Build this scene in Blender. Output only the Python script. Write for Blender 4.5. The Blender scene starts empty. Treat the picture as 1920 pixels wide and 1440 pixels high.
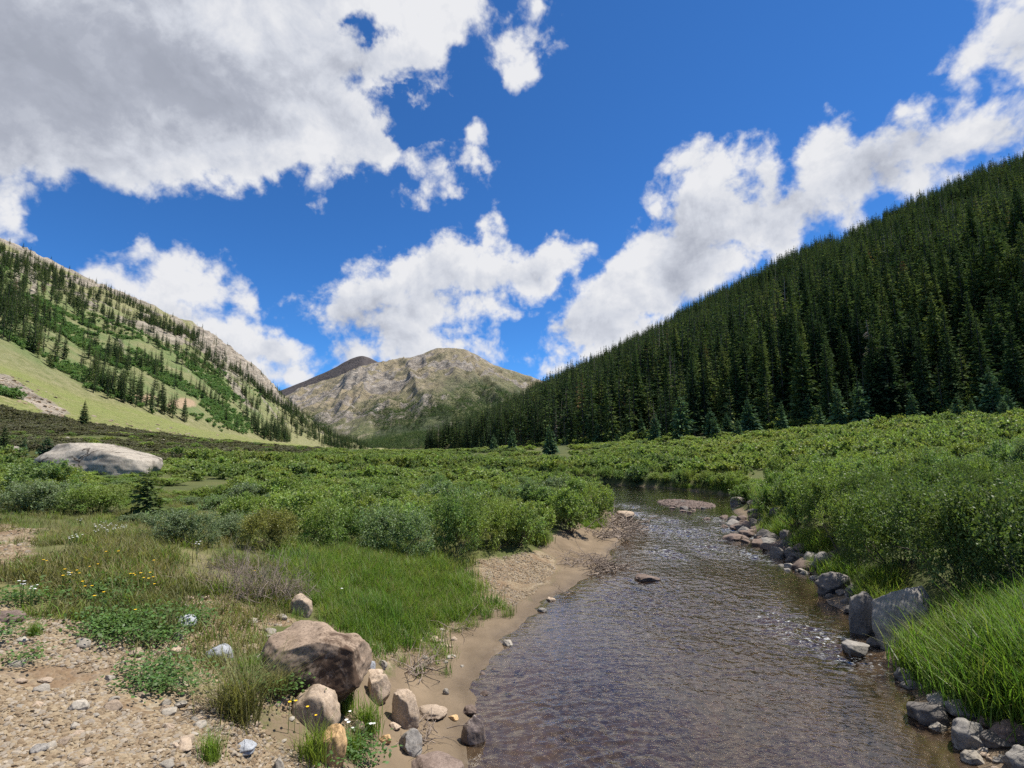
import bpy, bmesh, math, random
import numpy as np
from mathutils import Vector

random.seed(7)
rng = np.random.default_rng(11)
D = bpy.data
SC = bpy.context.scene
COL = SC.collection
HIDDEN = D.collections.new('sources')          # never linked to the scene: mesh sources for the scattered ground cover

# ------------------------------------------------------------------ camera
F, PX, PY = 960.0, 960.0, 720.0                 # focal length and centre in units of the 1920 px wide photograph
PITCH = math.radians(7.42)
CAM = np.array([0.0, 0.0, 3.4])
FW = np.array([0, math.cos(PITCH), math.sin(PITCH)])
UP = np.array([0, -math.sin(PITCH), math.cos(PITCH)])
cam_d = D.cameras.new('camera'); cam_d.sensor_width = 36; cam_d.lens = 18.0
cam_d.clip_end = 30000; cam_d.clip_start = 0.05
cam = D.objects.new('camera', cam_d); COL.objects.link(cam)
cam.location = CAM; cam.rotation_euler = (math.radians(90) + PITCH, 0, 0)
SC.camera = cam


def ray(px, py):
    px = np.asarray(px, float); py = np.asarray(py, float)
    u = (px - PX) / F; v = (PY - py) / F
    return np.stack([u, UP[1] * v + FW[1], UP[2] * v + FW[2]], -1)


def unproject(px, py, t):
    return CAM + ray(px, py) * np.asarray(t, float)[..., None]


def project(P):
    d = np.asarray(P, float) - CAM
    t = d @ FW
    tt = np.where(t > 0.01, t, 0.01)
    return PX + F * d[..., 0] / tt, PY - F * (d @ UP) / tt, t


# ------------------------------------------------------------------ noise
def _hash(ix, iy, iz, seed):
    h = (ix.astype(np.int64) * 374761393 + iy.astype(np.int64) * 668265263 + iz.astype(np.int64) * 2147483647 + seed * 974711) & 0xFFFFFFFF
    h = ((h ^ (h >> 13)) * 1274126177) & 0xFFFFFFFF
    h = ((h ^ (h >> 16)) * 2246822519) & 0xFFFFFFFF
    return (h ^ (h >> 15)).astype(np.float64) / 4294967295.0


def vn(x, y, z=None, seed=0):
    """value noise, -1..1"""
    x = np.asarray(x, float); y = np.asarray(y, float)
    z = np.zeros_like(x) if z is None else np.asarray(z, float)
    ix, iy, iz = np.floor(x), np.floor(y), np.floor(z)
    fx, fy, fz = x - ix, y - iy, z - iz
    fx, fy, fz = [f * f * f * (f * (f * 6 - 15) + 10) for f in (fx, fy, fz)]
    r = 0
    for dx in (0, 1):
        for dy in (0, 1):
            for dz in (0, 1):
                w = (fx if dx else 1 - fx) * (fy if dy else 1 - fy) * (fz if dz else 1 - fz)
                r = r + w * _hash(ix + dx, iy + dy, iz + dz, seed)
    return r * 2 - 1


def fbm(x, y, z=None, seed=0, octaves=4, gain=0.5):
    r, a, f = 0, 1.0, 1.0
    for o in range(octaves):
        r = r + a * vn(np.asarray(x) * f + 17.3 * o, np.asarray(y) * f - 9.1 * o, None if z is None else np.asarray(z) * f + 3.7 * o, seed + o)
        a *= gain; f *= 2.03
    return r


def sstep(a, b, x):
    t = np.clip((np.asarray(x, float) - a) / (b - a), 0, 1)
    return t * t * (3 - 2 * t)


# ------------------------------------------------------------------ object helpers
def tag(o, label=None, cat=None, group=None, kind=None):
    if label: o['label'] = label
    if cat: o['category'] = cat
    if group: o['group'] = group
    if kind: o['kind'] = kind
    return o


def link(name, me, parent=None, loc=None, mats=()):
    o = D.objects.new(name, me); COL.objects.link(o)
    if parent is not None: o.parent = parent
    if loc is not None: o.location = loc
    for m in mats:
        if m.name not in [x.name for x in me.materials if x]: me.materials.append(m)
    return o


def empty(name, loc):
    o = D.objects.new(name, None); COL.objects.link(o); o.location = loc
    o.empty_display_size = 0.2
    return o


def mesh_np(name, verts, faces, smooth=True, attrs=None, n=4):
    """faces: (k,n) int array, all with n corners"""
    me = D.meshes.new(name)
    verts = np.ascontiguousarray(verts, np.float32); faces = np.ascontiguousarray(faces, np.int32)
    me.vertices.add(len(verts)); me.vertices.foreach_set('co', verts.ravel())
    k = len(faces)
    if k:
        n = faces.shape[1]
        me.loops.add(k * n); me.loops.foreach_set('vertex_index', faces.ravel())
        me.polygons.add(k); me.polygons.foreach_set('loop_start', np.arange(k, dtype=np.int32) * n)
        me.polygons.foreach_set('use_smooth', np.full(k, smooth, dtype=bool))
    for key, val in (attrs or {}).items():
        val = np.asarray(val, np.float32)
        a = me.attributes.new(key, 'FLOAT', 'POINT'); a.data.foreach_set('value', val.ravel())
    me.update(calc_edges=True)
    return me


def kites(c, ax, wd, lv=None):
    """leaf-shaped quads: base c, long axis ax, half width vector wd"""
    n = len(c)
    v = np.empty((n, 4, 3))
    v[:, 0] = c; v[:, 1] = c + ax * 0.5 + wd; v[:, 2] = c + ax; v[:, 3] = c + ax * 0.5 - wd
    f = np.arange(n * 4).reshape(n, 4)
    lv = rng.random(n) if lv is None else lv
    return v.reshape(-1, 3), f, np.repeat(lv, 4)


def unit(v):
    return v / (np.linalg.norm(v, axis=-1, keepdims=True) + 1e-9)


def tubes(paths, radii, sides=5):
    """paths: list of (k,3) polylines; radii: list of (k,) radii"""
    V, Fc, off = [], [], 0
    for p, r in zip(paths, radii):
        p = np.asarray(p, float); k = len(p)
        d = unit(np.gradient(p, axis=0))
        ref = np.where(np.abs(d[:, 2:3]) > 0.9, np.array([[1.0, 0, 0]]), np.array([[0, 0, 1.0]]))
        a = unit(np.cross(d, ref)); b = np.cross(d, a)
        th = np.arange(sides) * 2 * math.pi / sides
        ring = p[:, None] + np.asarray(r)[:, None, None] * (np.cos(th)[None, :, None] * a[:, None] + np.sin(th)[None, :, None] * b[:, None])
        V.append(ring.reshape(-1, 3))
        i = np.arange(k - 1)[:, None] * sides; j = np.arange(sides)[None]
        jn = (j + 1) % sides
        Fc.append(np.stack([i + j, i + jn, i + sides + jn, i + sides + j], -1).reshape(-1, 4) + off)
        off += k * sides
    return np.concatenate(V), np.concatenate(Fc)


# ------------------------------------------------------------------ materials
class NT:
    def __init__(self, tree): self.t = tree; self.n = tree.nodes; self.l = tree.links
    def node(self, typ, ins=None, **props):
        nd = self.n.new(typ)
        for k, v in props.items(): setattr(nd, k, v)
        for k, v in (ins or {}).items():
            s = nd.inputs[k]
            if isinstance(v, bpy.types.NodeSocket): self.l.new(v, s)
            else: s.default_value = v
        return nd
    def math(self, op, a, b=None, c=None, clamp=False):
        nd = self.n.new('ShaderNodeMath'); nd.operation = op; nd.use_clamp = clamp
        for i, v in enumerate((a, b, c)):
            if v is None: continue
            if isinstance(v, bpy.types.NodeSocket): self.l.new(v, nd.inputs[i])
            else: nd.inputs[i].default_value = v
        return nd.outputs[0]
    def ramp(self, fac, stops, interp='LINEAR'):
        nd = self.n.new('ShaderNodeValToRGB'); cr = nd.color_ramp; cr.interpolation = interp
        while len(cr.elements) > 1: cr.elements.remove(cr.elements[-1])
        cr.elements[0].position = stops[0][0]; cr.elements[0].color = (*stops[0][1], 1)
        for p, c in stops[1:]:
            e = cr.elements.new(p); e.color = (*c, 1)
        if isinstance(fac, bpy.types.NodeSocket): self.l.new(fac, nd.inputs[0])
        return nd.outputs[0]
    def mix(self, fac, a, b, blend='MIX'):
        nd = self.n.new('ShaderNodeMix'); nd.data_type = 'RGBA'; nd.blend_type = blend
        for i, v in ((0, fac), (6, a), (7, b)):
            if isinstance(v, bpy.types.NodeSocket): self.l.new(v, nd.inputs[i])
            elif i == 0: nd.inputs[0].default_value = v
            else: nd.inputs[i].default_value = (*v, 1) if len(v) == 3 else v
        return nd.outputs[2]
    def noise(self, vec, scale, detail=4, rough=0.55, dist=0.0, out='Fac'):
        nd = self.node('ShaderNodeTexNoise', {'Scale': scale, 'Detail': detail, 'Roughness': rough, 'Distortion': dist})
        if vec is not None: self.l.new(vec, nd.inputs['Vector'])
        return nd.outputs[out]
    def attr(self, name): return self.node('ShaderNodeAttribute', attribute_name=name).outputs['Fac']
    def rng(self, v, a, b, c=0.0, d=1.0, smooth=False):
        nd = self.node('ShaderNodeMapRange', {'From Min': a, 'From Max': b, 'To Min': c, 'To Max': d})
        if smooth: nd.interpolation_type = 'SMOOTHSTEP'
        self.l.new(v, nd.inputs['Value']); return nd.outputs[0]


def new_mat(name):
    m = D.materials.new(name); m.use_nodes = True
    t = NT(m.node_tree); t.n.clear()
    out = t.n.new('ShaderNodeOutputMaterial')
    return m, t, out


def principled(t, out, color, rough=0.85, spec=0.25, normal=None):
    b = t.node('ShaderNodeBsdfPrincipled', {'Roughness': rough, 'Specular IOR Level': spec})
    if isinstance(color, bpy.types.NodeSocket): t.l.new(color, b.inputs['Base Color'])
    else: b.inputs['Base Color'].default_value = (*color, 1)
    if normal is not None: t.l.new(normal, b.inputs['Normal'])
    t.l.new(b.outputs[0], out.inputs['Surface'])
    return b


def bump(t, h, strength=0.5, dist=0.05):
    return t.node('ShaderNodeBump', {'Height': h, 'Strength': strength, 'Distance': dist}).outputs[0]


def leaf_mat(name, stops, trans=0.35, rough=0.5, patch=0.0, patch_col=(0.24, 0.22, 0.045), spec=0.3, pscale=0.09):
    """colour per plant (random), a drift over the land, and a small difference from leaf to leaf"""
    m, t, out = new_mat(name)
    info = t.node('ShaderNodeObjectInfo'); geo = t.node('ShaderNodeNewGeometry')
    big = t.noise(geo.outputs['Position'], pscale, 2, 0.5)
    f = t.math('ADD', t.math('MULTIPLY', info.outputs['Random'], 0.55), t.math('MULTIPLY', t.rng(big, 0.3, 0.7), 0.45))
    col = t.ramp(f, stops)
    if patch:
        pn = t.noise(geo.outputs['Position'], 0.35, 3, 0.6)
        col = t.mix(t.math('MULTIPLY', t.rng(pn, 0.52, 0.68), patch), col, patch_col)
    lv = t.attr('lv')
    hv = t.node('ShaderNodeHueSaturation', {'Hue': t.rng(lv, 0, 1, 0.485, 0.515), 'Saturation': 1.0, 'Value': t.rng(lv, 0, 1, 0.65, 1.35), 'Color': col})
    p = t.node('ShaderNodeBsdfPrincipled', {'Base Color': hv.outputs[0], 'Roughness': rough, 'Specular IOR Level': spec})
    if trans > 0:
        tr = t.node('ShaderNodeBsdfTranslucent', {'Color': t.mix(0.5, hv.outputs[0], t.mix(1.0, hv.outputs[0], (1.6, 1.8, 0.5), 'MULTIPLY'))})
        mx = t.node('ShaderNodeMixShader', {0: trans, 1: p.outputs[0], 2: tr.outputs[0]})
        t.l.new(mx.outputs[0], out.inputs['Surface'])
    else: t.l.new(p.outputs[0], out.inputs['Surface'])
    return m


def rock_mat(name, c1, c2, c3=(0.03, 0.025, 0.02), stain=0.3, scale=3.0, wet=False, lo=0.52, hi=0.66, drift=None):
    m, t, out = new_mat(name)
    tc = t.node('ShaderNodeTexCoord'); v = tc.outputs['Object']
    info = t.node('ShaderNodeObjectInfo')
    off = t.node('ShaderNodeVectorMath', {0: v, 1: t.node('ShaderNodeCombineXYZ', {0: t.math('MULTIPLY', info.outputs['Random'], 37.0)}).outputs[0]}, operation='ADD').outputs[0]
    n1 = t.noise(off, scale, 6, 0.65); n2 = t.noise(off, scale * 9, 5, 0.7); n3 = t.noise(off, scale * 1.7, 6, 0.75, 0.6)
    if drift: n3 = t.math('ADD', n3, t.node('ShaderNodeVectorMath', {0: v, 1: drift}, operation='DOT_PRODUCT').outputs['Value'])
    col = t.ramp(n1, [(0.3, c1), (0.7, c2)])
    col = t.mix(t.rng(n2, 0.40, 0.66, 0.0, 0.5), col, tuple(min(1, x * 1.5) for x in c2))
    col = t.mix(t.rng(n3, lo, hi, 0.0, stain), col, c3)
    col = t.mix(t.math('MULTIPLY', t.rng(t.noise(off, scale * 34, 3, 0.6), 0.53, 0.63), 0.55), col, tuple(x * 0.3 for x in c1))
    vary = t.node('ShaderNodeHueSaturation', {'Value': t.rng(info.outputs['Random'], 0, 1, 0.75, 1.2), 'Color': col}).outputs[0]
    h = t.math('ADD', t.math('MULTIPLY', n1, 0.6), t.math('MULTIPLY', n2, 0.4))
    principled(t, out, vary, 0.35 if wet else 0.9, 0.5 if wet else 0.2, bump(t, h, 0.6, 0.018))
    return m


# ------------------------------------------------------------------ stream and ground
LEFT = [(-0.2, -8), (-0.3, 0), (-0.4, 4), (-0.46, 6.0), (-0.54, 7.9), (-0.19, 9.8), (0.56, 11.3), (1.32, 13.2), (2.33, 14.6), (3.34, 17.5), (4.6, 20.5), (5.3, 24.1), (5.6, 29), (5.9, 34), (5.2, 41), (1, 47), (-8, 51), (-25, 53), (-70, 56)]
RIGHT = [(3.8, -8), (4.1, 0), (4.5, 4), (4.84, 6), (5.37, 7.3), (6.0, 8.45), (6.75, 10.6), (8.0, 14), (8.8, 18.4), (10.4, 24), (13, 31), (17.0, 36), (17.0, 40), (14.2, 48), (7.4, 56), (-3, 60), (-25, 62), (-70, 65)]
POLY = np.array(LEFT + RIGHT[::-1])


def in_poly(x, y, poly):
    poly = np.asarray(poly, float); inside = np.zeros(np.shape(x), bool)
    x0, y0 = poly[-1]
    for x1, y1 in poly:
        c = ((y1 > y) != (y0 > y)) & (x < (x0 - x1) * (y - y1) / (y0 - y1 + 1e-12) + x1)
        inside ^= c; x0, y0 = x1, y1
    return inside


def dist_line(x, y, pts):
    d = np.full(np.shape(x), 1e9)
    for (x0, y0), (x1, y1) in zip(pts[:-1], pts[1:]):
        dx, dy = x1 - x0, y1 - y0
        t = np.clip(((x - x0) * dx + (y - y0) * dy) / (dx * dx + dy * dy + 1e-12), 0, 1)
        d = np.minimum(d, np.hypot(x - x0 - t * dx, y - y0 - t * dy))
    return d


CTRL = np.array([
    (-3, 3, 1.65), (-6, 4, 1.8), (-1.8, 2.5, 1.4), (-5, 8, 1.5), (-10, 8, 1.7), (-3, 8, 1.15), (-1.6, 5.5, 0.95), (-15, 12, 1.7), (-8, 14, 1.25), (-4, 14, .85), (0, 18, .7),
    (2.5, 24, .7), (4, 35, .8), (-10, 25, 1.0), (-20, 25, 1.5), (-30, 35, 2.0), (-15, 45, 1.1), (-50, 50, 2.8), (-60, 60, 3.3), (-75, 75, 4.4), (-130, 130, 9.2), (-126, 150, 8.3), (-130, 190, 7.6), (-140, 240, 6.4), (-130, 300, 5.4), (0, 62, 1.0), (0, 100, 1.3), (-40, 100, 2.2), (-80, 100, 4.8),
    (0, 200, 2), (-60, 200, 3), (-60, 400, 3), (8, 10, .75), (10, 8, .95), (12, 14, 1.2), (16, 20, 1.5), (20, 12, 2), (20, 30, 1.7), (30, 40, 2.8), (25, 60, 2.6), (40, 60, 4.2),
    (30, 20, 2.8), (50, 30, 4.8), (50, 92, 7.0), (70, 80, 8.2), (32, 110, 5.5), (9, 175, 4.2), (70, 50, 7.5), (90, 60, 10), (20, 80, 3), (8, 100, 1.8), (-60, 450, 3.2), (20, 44, 1.2),
    (10, 62, 1.0), (100, 20, 10), (-40, 10, 3), (-40, 0, 3), (0, -10, 1.5), (10, -10, 1.5), (30, -10, 3), (-100, 700, 4), (-120, 1500, 5), (300, 600, 12), (-400, 600, 6)], float)
_c = 6.0
_A = np.sqrt(((CTRL[:, None, :2] - CTRL[None, :, :2]) ** 2).sum(-1) + _c * _c)
_W = np.linalg.solve(_A + np.eye(len(CTRL)) * 0.05, CTRL[:, 2] - CTRL[:, 2].mean())


def base_z(x, y):
    r = np.full(np.shape(x), CTRL[:, 2].mean())
    for (cx, cy, _), w in zip(CTRL, _W):
        r = r + w * np.sqrt((x - cx) ** 2 + (y - cy) ** 2 + _c * _c)
    return np.clip(r, 0.55, 14)


def stream_d(x, y):
    """signed distance to the water's edge (positive on land) and whether the left bank is the nearer one"""
    dl = dist_line(x, y, LEFT); dr = dist_line(x, y, RIGHT)
    d = np.minimum(dl, dr)
    return np.where(in_poly(x, y, POLY), -d, d), dl < dr


def zg(x, y):
    x = np.asarray(x, float); y = np.asarray(y, float)
    d, left = stream_d(x, y)
    d = d + 0.18 * fbm(x * 0.9, y * 0.9, seed=5, octaves=3) * (np.abs(d) < 6)
    bz = base_z(x, y)
    wl = np.where(y < 9, 2.0, np.where(y < 26, 3.2, 1.2))
    w = np.where(left, wl, np.where(y > 38, 0.7, 1.6))
    land = bz * (0.12 * sstep(0, 0.5, d) + 0.88 * sstep(0.25, 1.0, d / w)) + 0.02
    depth = -0.06 - 0.30 * sstep(0, np.where(left, 1.8, 1.0), -d)
    z = np.where(d > 0, land + 0.0, depth)
    k = sstep(-0.25, 0.25, d)
    z = depth * (1 - k) + land * k
    near = 1 / (1 + (np.hypot(x, y) / 40) ** 2)
    z = z + (0.05 * fbm(x * 0.8, y * 0.8, seed=1) + 0.018 * fbm(x * 4, y * 4, seed=2, octaves=3)) * (0.35 + 0.65 * sstep(0.3, 2, d)) * near
    far = sstep(40, 150, np.hypot(x, y))
    z = z + far * 0.5 * fbm(x / 22, y / 22, seed=3)
    return z


def hit(px, py, tmax=900):
    """where the line of sight through a pixel of the photograph meets the ground"""
    px = np.atleast_1d(np.asarray(px, float)); py = np.atleast_1d(np.asarray(py, float))
    ts = np.geomspace(1.2, tmax, 420)
    d = ray(px, py)
    P = CAM + d[:, None] * ts[None, :, None]
    below = P[..., 2] < np.maximum(zg(P[..., 0], P[..., 1]), -0.02)
    below[:, -1] = True
    i = np.clip(below.argmax(1), 1, None)
    t0, t1 = ts[i - 1], ts[i]
    for _ in range(7):
        tm = (t0 + t1) / 2; Q = CAM + d * tm[:, None]
        b = Q[:, 2] < np.maximum(zg(Q[:, 0], Q[:, 1]), -0.02)
        t1 = np.where(b, tm, t1); t0 = np.where(b, t0, tm)
    return CAM + d * t1[:, None], t1


def wpoly(pix):
    a = np.array(pix, float); P, _ = hit(a[:, 0], a[:, 1]); return P[:, :2]


GRAVEL = wpoly([(-500, 1120), (0, 1140), (60, 1160), (190, 1170), (330, 1195), (400, 1240), (430, 1290), (480, 1350), (570, 1420), (660, 1500), (300, 1800), (-900, 1900), (-900, 1300)])
GRAVEL2 = wpoly([(290, 1125), (420, 1115), (520, 1150), (560, 1165), (490, 1180), (500, 1250), (560, 1290), (560, 1360), (420, 1300), (330, 1200)])
TRACK = wpoly([(-600, 975), (0, 985), (70, 992), (95, 1012), (50, 1055), (0, 1070), (-600, 1100)])
BEACH = wpoly([(850, 1075), (900, 1050), (985, 1035), (1040, 1045), (1040, 1075), (1005, 1110), (950, 1145), (880, 1150), (862, 1110)])
BEACH2 = wpoly([(700, 1195), (760, 1175), (840, 1170), (840, 1200), (760, 1230), (700, 1240)])
LAWN = wpoly([(540, 1085), (600, 1050), (680, 1035), (770, 1040), (830, 1065), (858, 1110), (872, 1150), (800, 1168), (715, 1185), (695, 1225), (640, 1170), (590, 1120)])
RGRASS = wpoly([(1712, 1250), (1745, 1215), (1800, 1180), (1860, 1150), (1920, 1140), (2200, 1150), (2300, 1420), (1960, 1370), (1860, 1345), (1770, 1295)])
FLOWERS = wpoly([(-500, 1060), (0, 1075), (60, 1050), (110, 1000), (240, 985), (380, 1040), (540, 1075), (580, 1110), (540, 1140), (420, 1115), (300, 1125), (320, 1195), (190, 1165), (60, 1155), (-500, 1115)])

gx = np.unique(np.concatenate([np.arange(-9, 13, 0.085), 13 + np.cumsum(np.geomspace(0.1, 60, 95)), -9 - np.cumsum(np.geomspace(0.1, 60, 95))]))
gy = np.unique(np.concatenate([np.arange(1.0, 24, 0.085), np.arange(24, 64, 0.3), 64 + np.cumsum(np.geomspace(0.4, 500, 75)), 1 - np.cumsum(np.geomspace(0.12, 30, 30))]))
GX, GY = np.meshgrid(gx, gy)
GZ = zg(GX, GY)
gd, gleft = stream_d(GX, GY)
gd2 = gd + 0.25 * fbm(GX, GY, seed=21)
wob = 0.35 * fbm(GX * 1.1, GY * 1.1, seed=8)


def soft_in(poly, edge=0.5):
    ins = in_poly(GX, GY, poly); d = dist_line(GX, GY, np.vstack([poly, poly[:1]]))
    return sstep(-edge, edge, np.where(ins, d, -d) + wob * min(1, edge * 1.5))


a_gravel = np.maximum.reduce([soft_in(GRAVEL), soft_in(GRAVEL2, .3), soft_in(TRACK), soft_in(BEACH), soft_in(BEACH2, .4)])
a_sand = (gleft & (gd2 > -0.5) & (GY < 32)) * sstep(2.6, 1.6, gd2) * (1 - a_gravel * 0.8)
a_sand = np.maximum(a_sand, (~gleft & (GY < 30)) * sstep(0.9, 0.4, gd2))
a_green = np.maximum.reduce([soft_in(LAWN), soft_in(RGRASS), 0.75 * soft_in(FLOWERS)])
a_sand = a_sand * (1 - soft_in(LAWN))
ny, nx = GX.shape
idx = np.arange(ny * nx).reshape(ny, nx)
gf = np.stack([idx[:-1, :-1], idx[:-1, 1:], idx[1:, 1:], idx[1:, :-1]], -1).reshape(-1, 4)
g_me = mesh_np('ground', np.stack([GX, GY, GZ], -1).reshape(-1, 3), gf, attrs={'gravel': a_gravel, 'sand': a_sand, 'bed': sstep(0.15, -0.15, gd), 'lawn': a_green})

m, t, out = new_mat('ground')
geo = t.node('ShaderNodeNewGeometry'); pos = geo.outputs['Position']
n_big = t.noise(pos, 0.12, 4, 0.6); n_mid = t.noise(pos, 1.3, 5, 0.6); n_fine = t.noise(pos, 14, 5, 0.65)
meadow = t.ramp(n_big, [(0.3, (0.045, 0.06, 0.018)), (0.5, (0.07, 0.085, 0.022)), (0.7, (0.12, 0.115, 0.035))])
meadow = t.mix(t.rng(n_fine, 0.4, 0.7, 0, 0.5), meadow, (0.06, 0.05, 0.03))
lawn = t.ramp(n_mid, [(0.3, (0.085, 0.10, 0.03)), (0.5, (0.15, 0.135, 0.06)), (0.7, (0.24, 0.19, 0.115))])
meadow = t.mix(t.attr('lawn'), meadow, lawn)
v1 = t.node('ShaderNodeTexVoronoi', {'Vector': pos, 'Scale': 28.0}); v2 = t.node('ShaderNodeTexVoronoi', {'Vector': pos, 'Scale': 60.0})
GRV = 0.78
pebble = t.ramp(t.node('ShaderNodeSeparateColor', {0: v1.outputs['Color']}).outputs[0], [(0.0, (0.20, 0.145, 0.09)), (0.35, (0.33, 0.26, 0.17)), (0.7, (0.40, 0.34, 0.25)), (1.0, (0.26, 0.23, 0.19))])
pebble2 = t.ramp(t.node('ShaderNodeSeparateColor', {0: v2.outputs['Color']}).outputs[0], [(0.0, (0.18, 0.13, 0.08)), (0.5, (0.32, 0.25, 0.16)), (1.0, (0.42, 0.36, 0.26))])
grav = t.mix(1.0, t.mix(t.rng(n_mid, 0.4, 0.6), pebble, pebble2), (GRV, GRV * .97, GRV * .92), 'MULTIPLY')
grav = t.mix(t.rng(t.noise(pos, 2.2, 4, 0.6), 0.42, 0.62, 0, 0.8), grav, (0.155, 0.10, 0.058))
sand = t.ramp(n_mid, [(0.3, (0.125, 0.092, 0.058)), (0.7, (0.20, 0.15, 0.098))])
sand = t.mix(t.rng(n_fine, 0.55, 0.75, 0, 0.5), sand, (0.10, 0.075, 0.05))
col = t.mix(t.rng(t.math('ADD', t.attr('gravel'), t.math('MULTIPLY', t.math('SUBTRACT', n_fine, 0.5), 0.8)), 0.35, 0.65), meadow, grav)
col = t.mix(t.rng(t.math('ADD', t.attr('sand'), t.math('MULTIPLY', t.math('SUBTRACT', n_fine, 0.5), 0.6)), 0.35, 0.65), col, sand)
vb = t.node('ShaderNodeTexVoronoi', {'Vector': pos, 'Scale': 7.0, 'Randomness': 1.0}); vb2 = t.node('ShaderNodeTexVoronoi', {'Vector': pos, 'Scale': 17.0})
bedc = t.ramp(t.node('ShaderNodeSeparateColor', {0: vb.outputs['Color']}).outputs[0], [(0.0, (0.05, 0.037, 0.03)), (0.3, (0.11, 0.085, 0.065)), (0.55, (0.17, 0.135, 0.105)), (0.75, (0.14, 0.08, 0.06)), (1.0, (0.27, 0.235, 0.19))])
bedc2 = t.ramp(t.node('ShaderNodeSeparateColor', {0: vb2.outputs['Color']}).outputs[1], [(0.0, (0.05, 0.04, 0.03)), (0.5, (0.12, 0.09, 0.065)), (1.0, (0.21, 0.16, 0.11))])
bedc = t.mix(t.rng(n_mid, 0.4, 0.6), bedc, bedc2)
z_ = t.node('ShaderNodeSeparateXYZ', {0: pos}).outputs[2]
bedc = t.mix(t.math('MULTIPLY', t.rng(z_, -0.28, -0.08), t.rng(n_mid, 0.3, 0.6, 0.3, 1.0)), bedc, (0.22, 0.165, 0.11))
col = t.mix(t.attr('bed'), col, bedc)
wet = t.rng(z_, 0.11, 0.03)
col = t.mix(t.math('MULTIPLY', wet, 0.5), col, t.mix(1.0, col, (0.35, 0.33, 0.3), 'MULTIPLY'))
hgt = t.math('ADD', t.math('MULTIPLY', t.attr('gravel'), t.rng(v1.outputs['Distance'], 0, 0.6, 1, 0)), t.math('MULTIPLY', n_fine, 0.7))
hgt = t.math('ADD', hgt, t.math('MULTIPLY', t.attr('bed'), t.rng(vb.outputs['Distance'], 0, 0.7, 2, 0)))
b = principled(t, out, col, 0.9, 0.2, bump(t, hgt, 0.7, 0.03))
t.l.new(t.rng(wet, 0, 1, 0.92, 0.45), b.inputs['Roughness'])
M_GROUND = m
ground = link('ground', g_me, mats=[M_GROUND]); tag(ground, kind='structure')

# water
wx = np.unique(np.concatenate([np.arange(-2, 9, 0.032), np.arange(9, 20, 0.09), np.arange(-70, -2, 0.6)])); wy = np.unique(np.concatenate([np.arange(-8, 3.5, 0.4), np.arange(3.5, 13, 0.028), np.arange(13, 26, 0.05), np.arange(26, 67, 0.14)]))
WX, WY = np.meshgrid(wx, wy); wd_, _ = stream_d(WX, WY)
keep = wd_ < 1.0
idw = np.arange(WX.size).reshape(WX.shape)
wf = np.stack([idw[:-1, :-1], idw[:-1, 1:], idw[1:, 1:], idw[1:, :-1]], -1).reshape(-1, 4)
wf = wf[keep.ravel()[wf].all(1)]
riff = np.zeros_like(WX)
for px_, py_, r_ in [(1205, 968, .9), (1225, 990, .9), (1250, 975, .8), (1270, 1000, .9), (1375, 997, .9), (1340, 975, .9), (1180, 950, .8), (1300, 1000, 1.0), (1330, 1030, .8), (1550, 1210, .5), (1480, 1180, .5), (1250, 1040, .6), (1400, 1040, .6)]:
    q, _t = hit([px_], [py_]); riff = np.maximum(riff, np.exp(-((WX - q[0, 0]) ** 2 / r_ ** 2 + (WY - q[0, 1]) ** 2 / (2.2 * r_) ** 2)))
_a = WX * 0.97 + WY * 0.26; _b = WY * 0.97 - WX * 0.26                     # across and along the current
_wa = _a + 0.10 * vn(_a * 2.3, _b * 2.3, seed=35); _wb = _b + 0.10 * vn(_a * 2.3, _b * 2.3, seed=36)
_rdg = lambda f, g, sd: 1 - 2 * np.abs(vn(_wa * f, _wb * g, seed=sd)) ** 0.8
_deep = 0.35 + 0.65 * sstep(-0.1, -1.3, wd_)
_pw = 0.7 + 0.75 * vn(_a * 0.5, _b * 0.35, seed=37)
WZ = _deep * _pw * (0.0085 * _rdg(3.6, 5.6, 31) + 0.0055 * _rdg(7.5, 11, 32) + 0.0026 * _rdg(15, 21, 34)) + 0.008 * vn(_a * 0.9, _b * 1.2, seed=39) * _deep + 0.035 * riff * fbm(WX * 3, WY * 4, seed=33, octaves=3)
used = np.zeros(WX.size, bool); used[wf.ravel()] = True
remap = np.cumsum(used) - 1
w_me = mesh_np('water', np.stack([WX, WY, WZ], -1).reshape(-1, 3)[used], remap[wf], attrs={'riffle': riff.ravel()[used], 'calm': sstep(-1.6, -0.2, wd_).ravel()[used]})
m, t, out = new_mat('water')
geo = t.node('ShaderNodeNewGeometry'); pos = geo.outputs['Position']
mp = t.node('ShaderNodeMapping', {'Vector': pos, 'Scale': (1.0, 1.5, 1.0), 'Rotation': (0, 0, math.radians(-12))}).outputs[0]
h1 = t.noise(mp, 6.0, 2, 0.5, 1.1); h2 = t.noise(mp, 14, 2, 0.5, 0.6); h3 = t.noise(mp, 1.6, 2, 0.5)
hh = t.math('ADD', t.math('MULTIPLY', h1, 0.6), t.math('ADD', t.math('MULTIPLY', h2, 0.16), t.math('MULTIPLY', h3, 0.6)))
calm = t.attr('calm')
nrm = t.node('ShaderNodeBump', {'Height': hh, 'Strength': t.rng(calm, 0, 1, 0.25, 0.12), 'Distance': 0.06}).outputs[0]
fr = t.node('ShaderNodeFresnel', {'IOR': 1.33, 'Normal': nrm}).outputs[0]
fr = t.math('MULTIPLY', fr, 1.6, clamp=True)
gl = t.node('ShaderNodeBsdfGlossy', {'Color': (1, 1, 1, 1), 'Roughness': 0.06, 'Normal': nrm})
tr = t.node('ShaderNodeBsdfRefraction', {'Color': (0.92, 0.87, 0.80, 1), 'IOR': 1.15, 'Roughness': 0.02, 'Normal': nrm})
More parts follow.
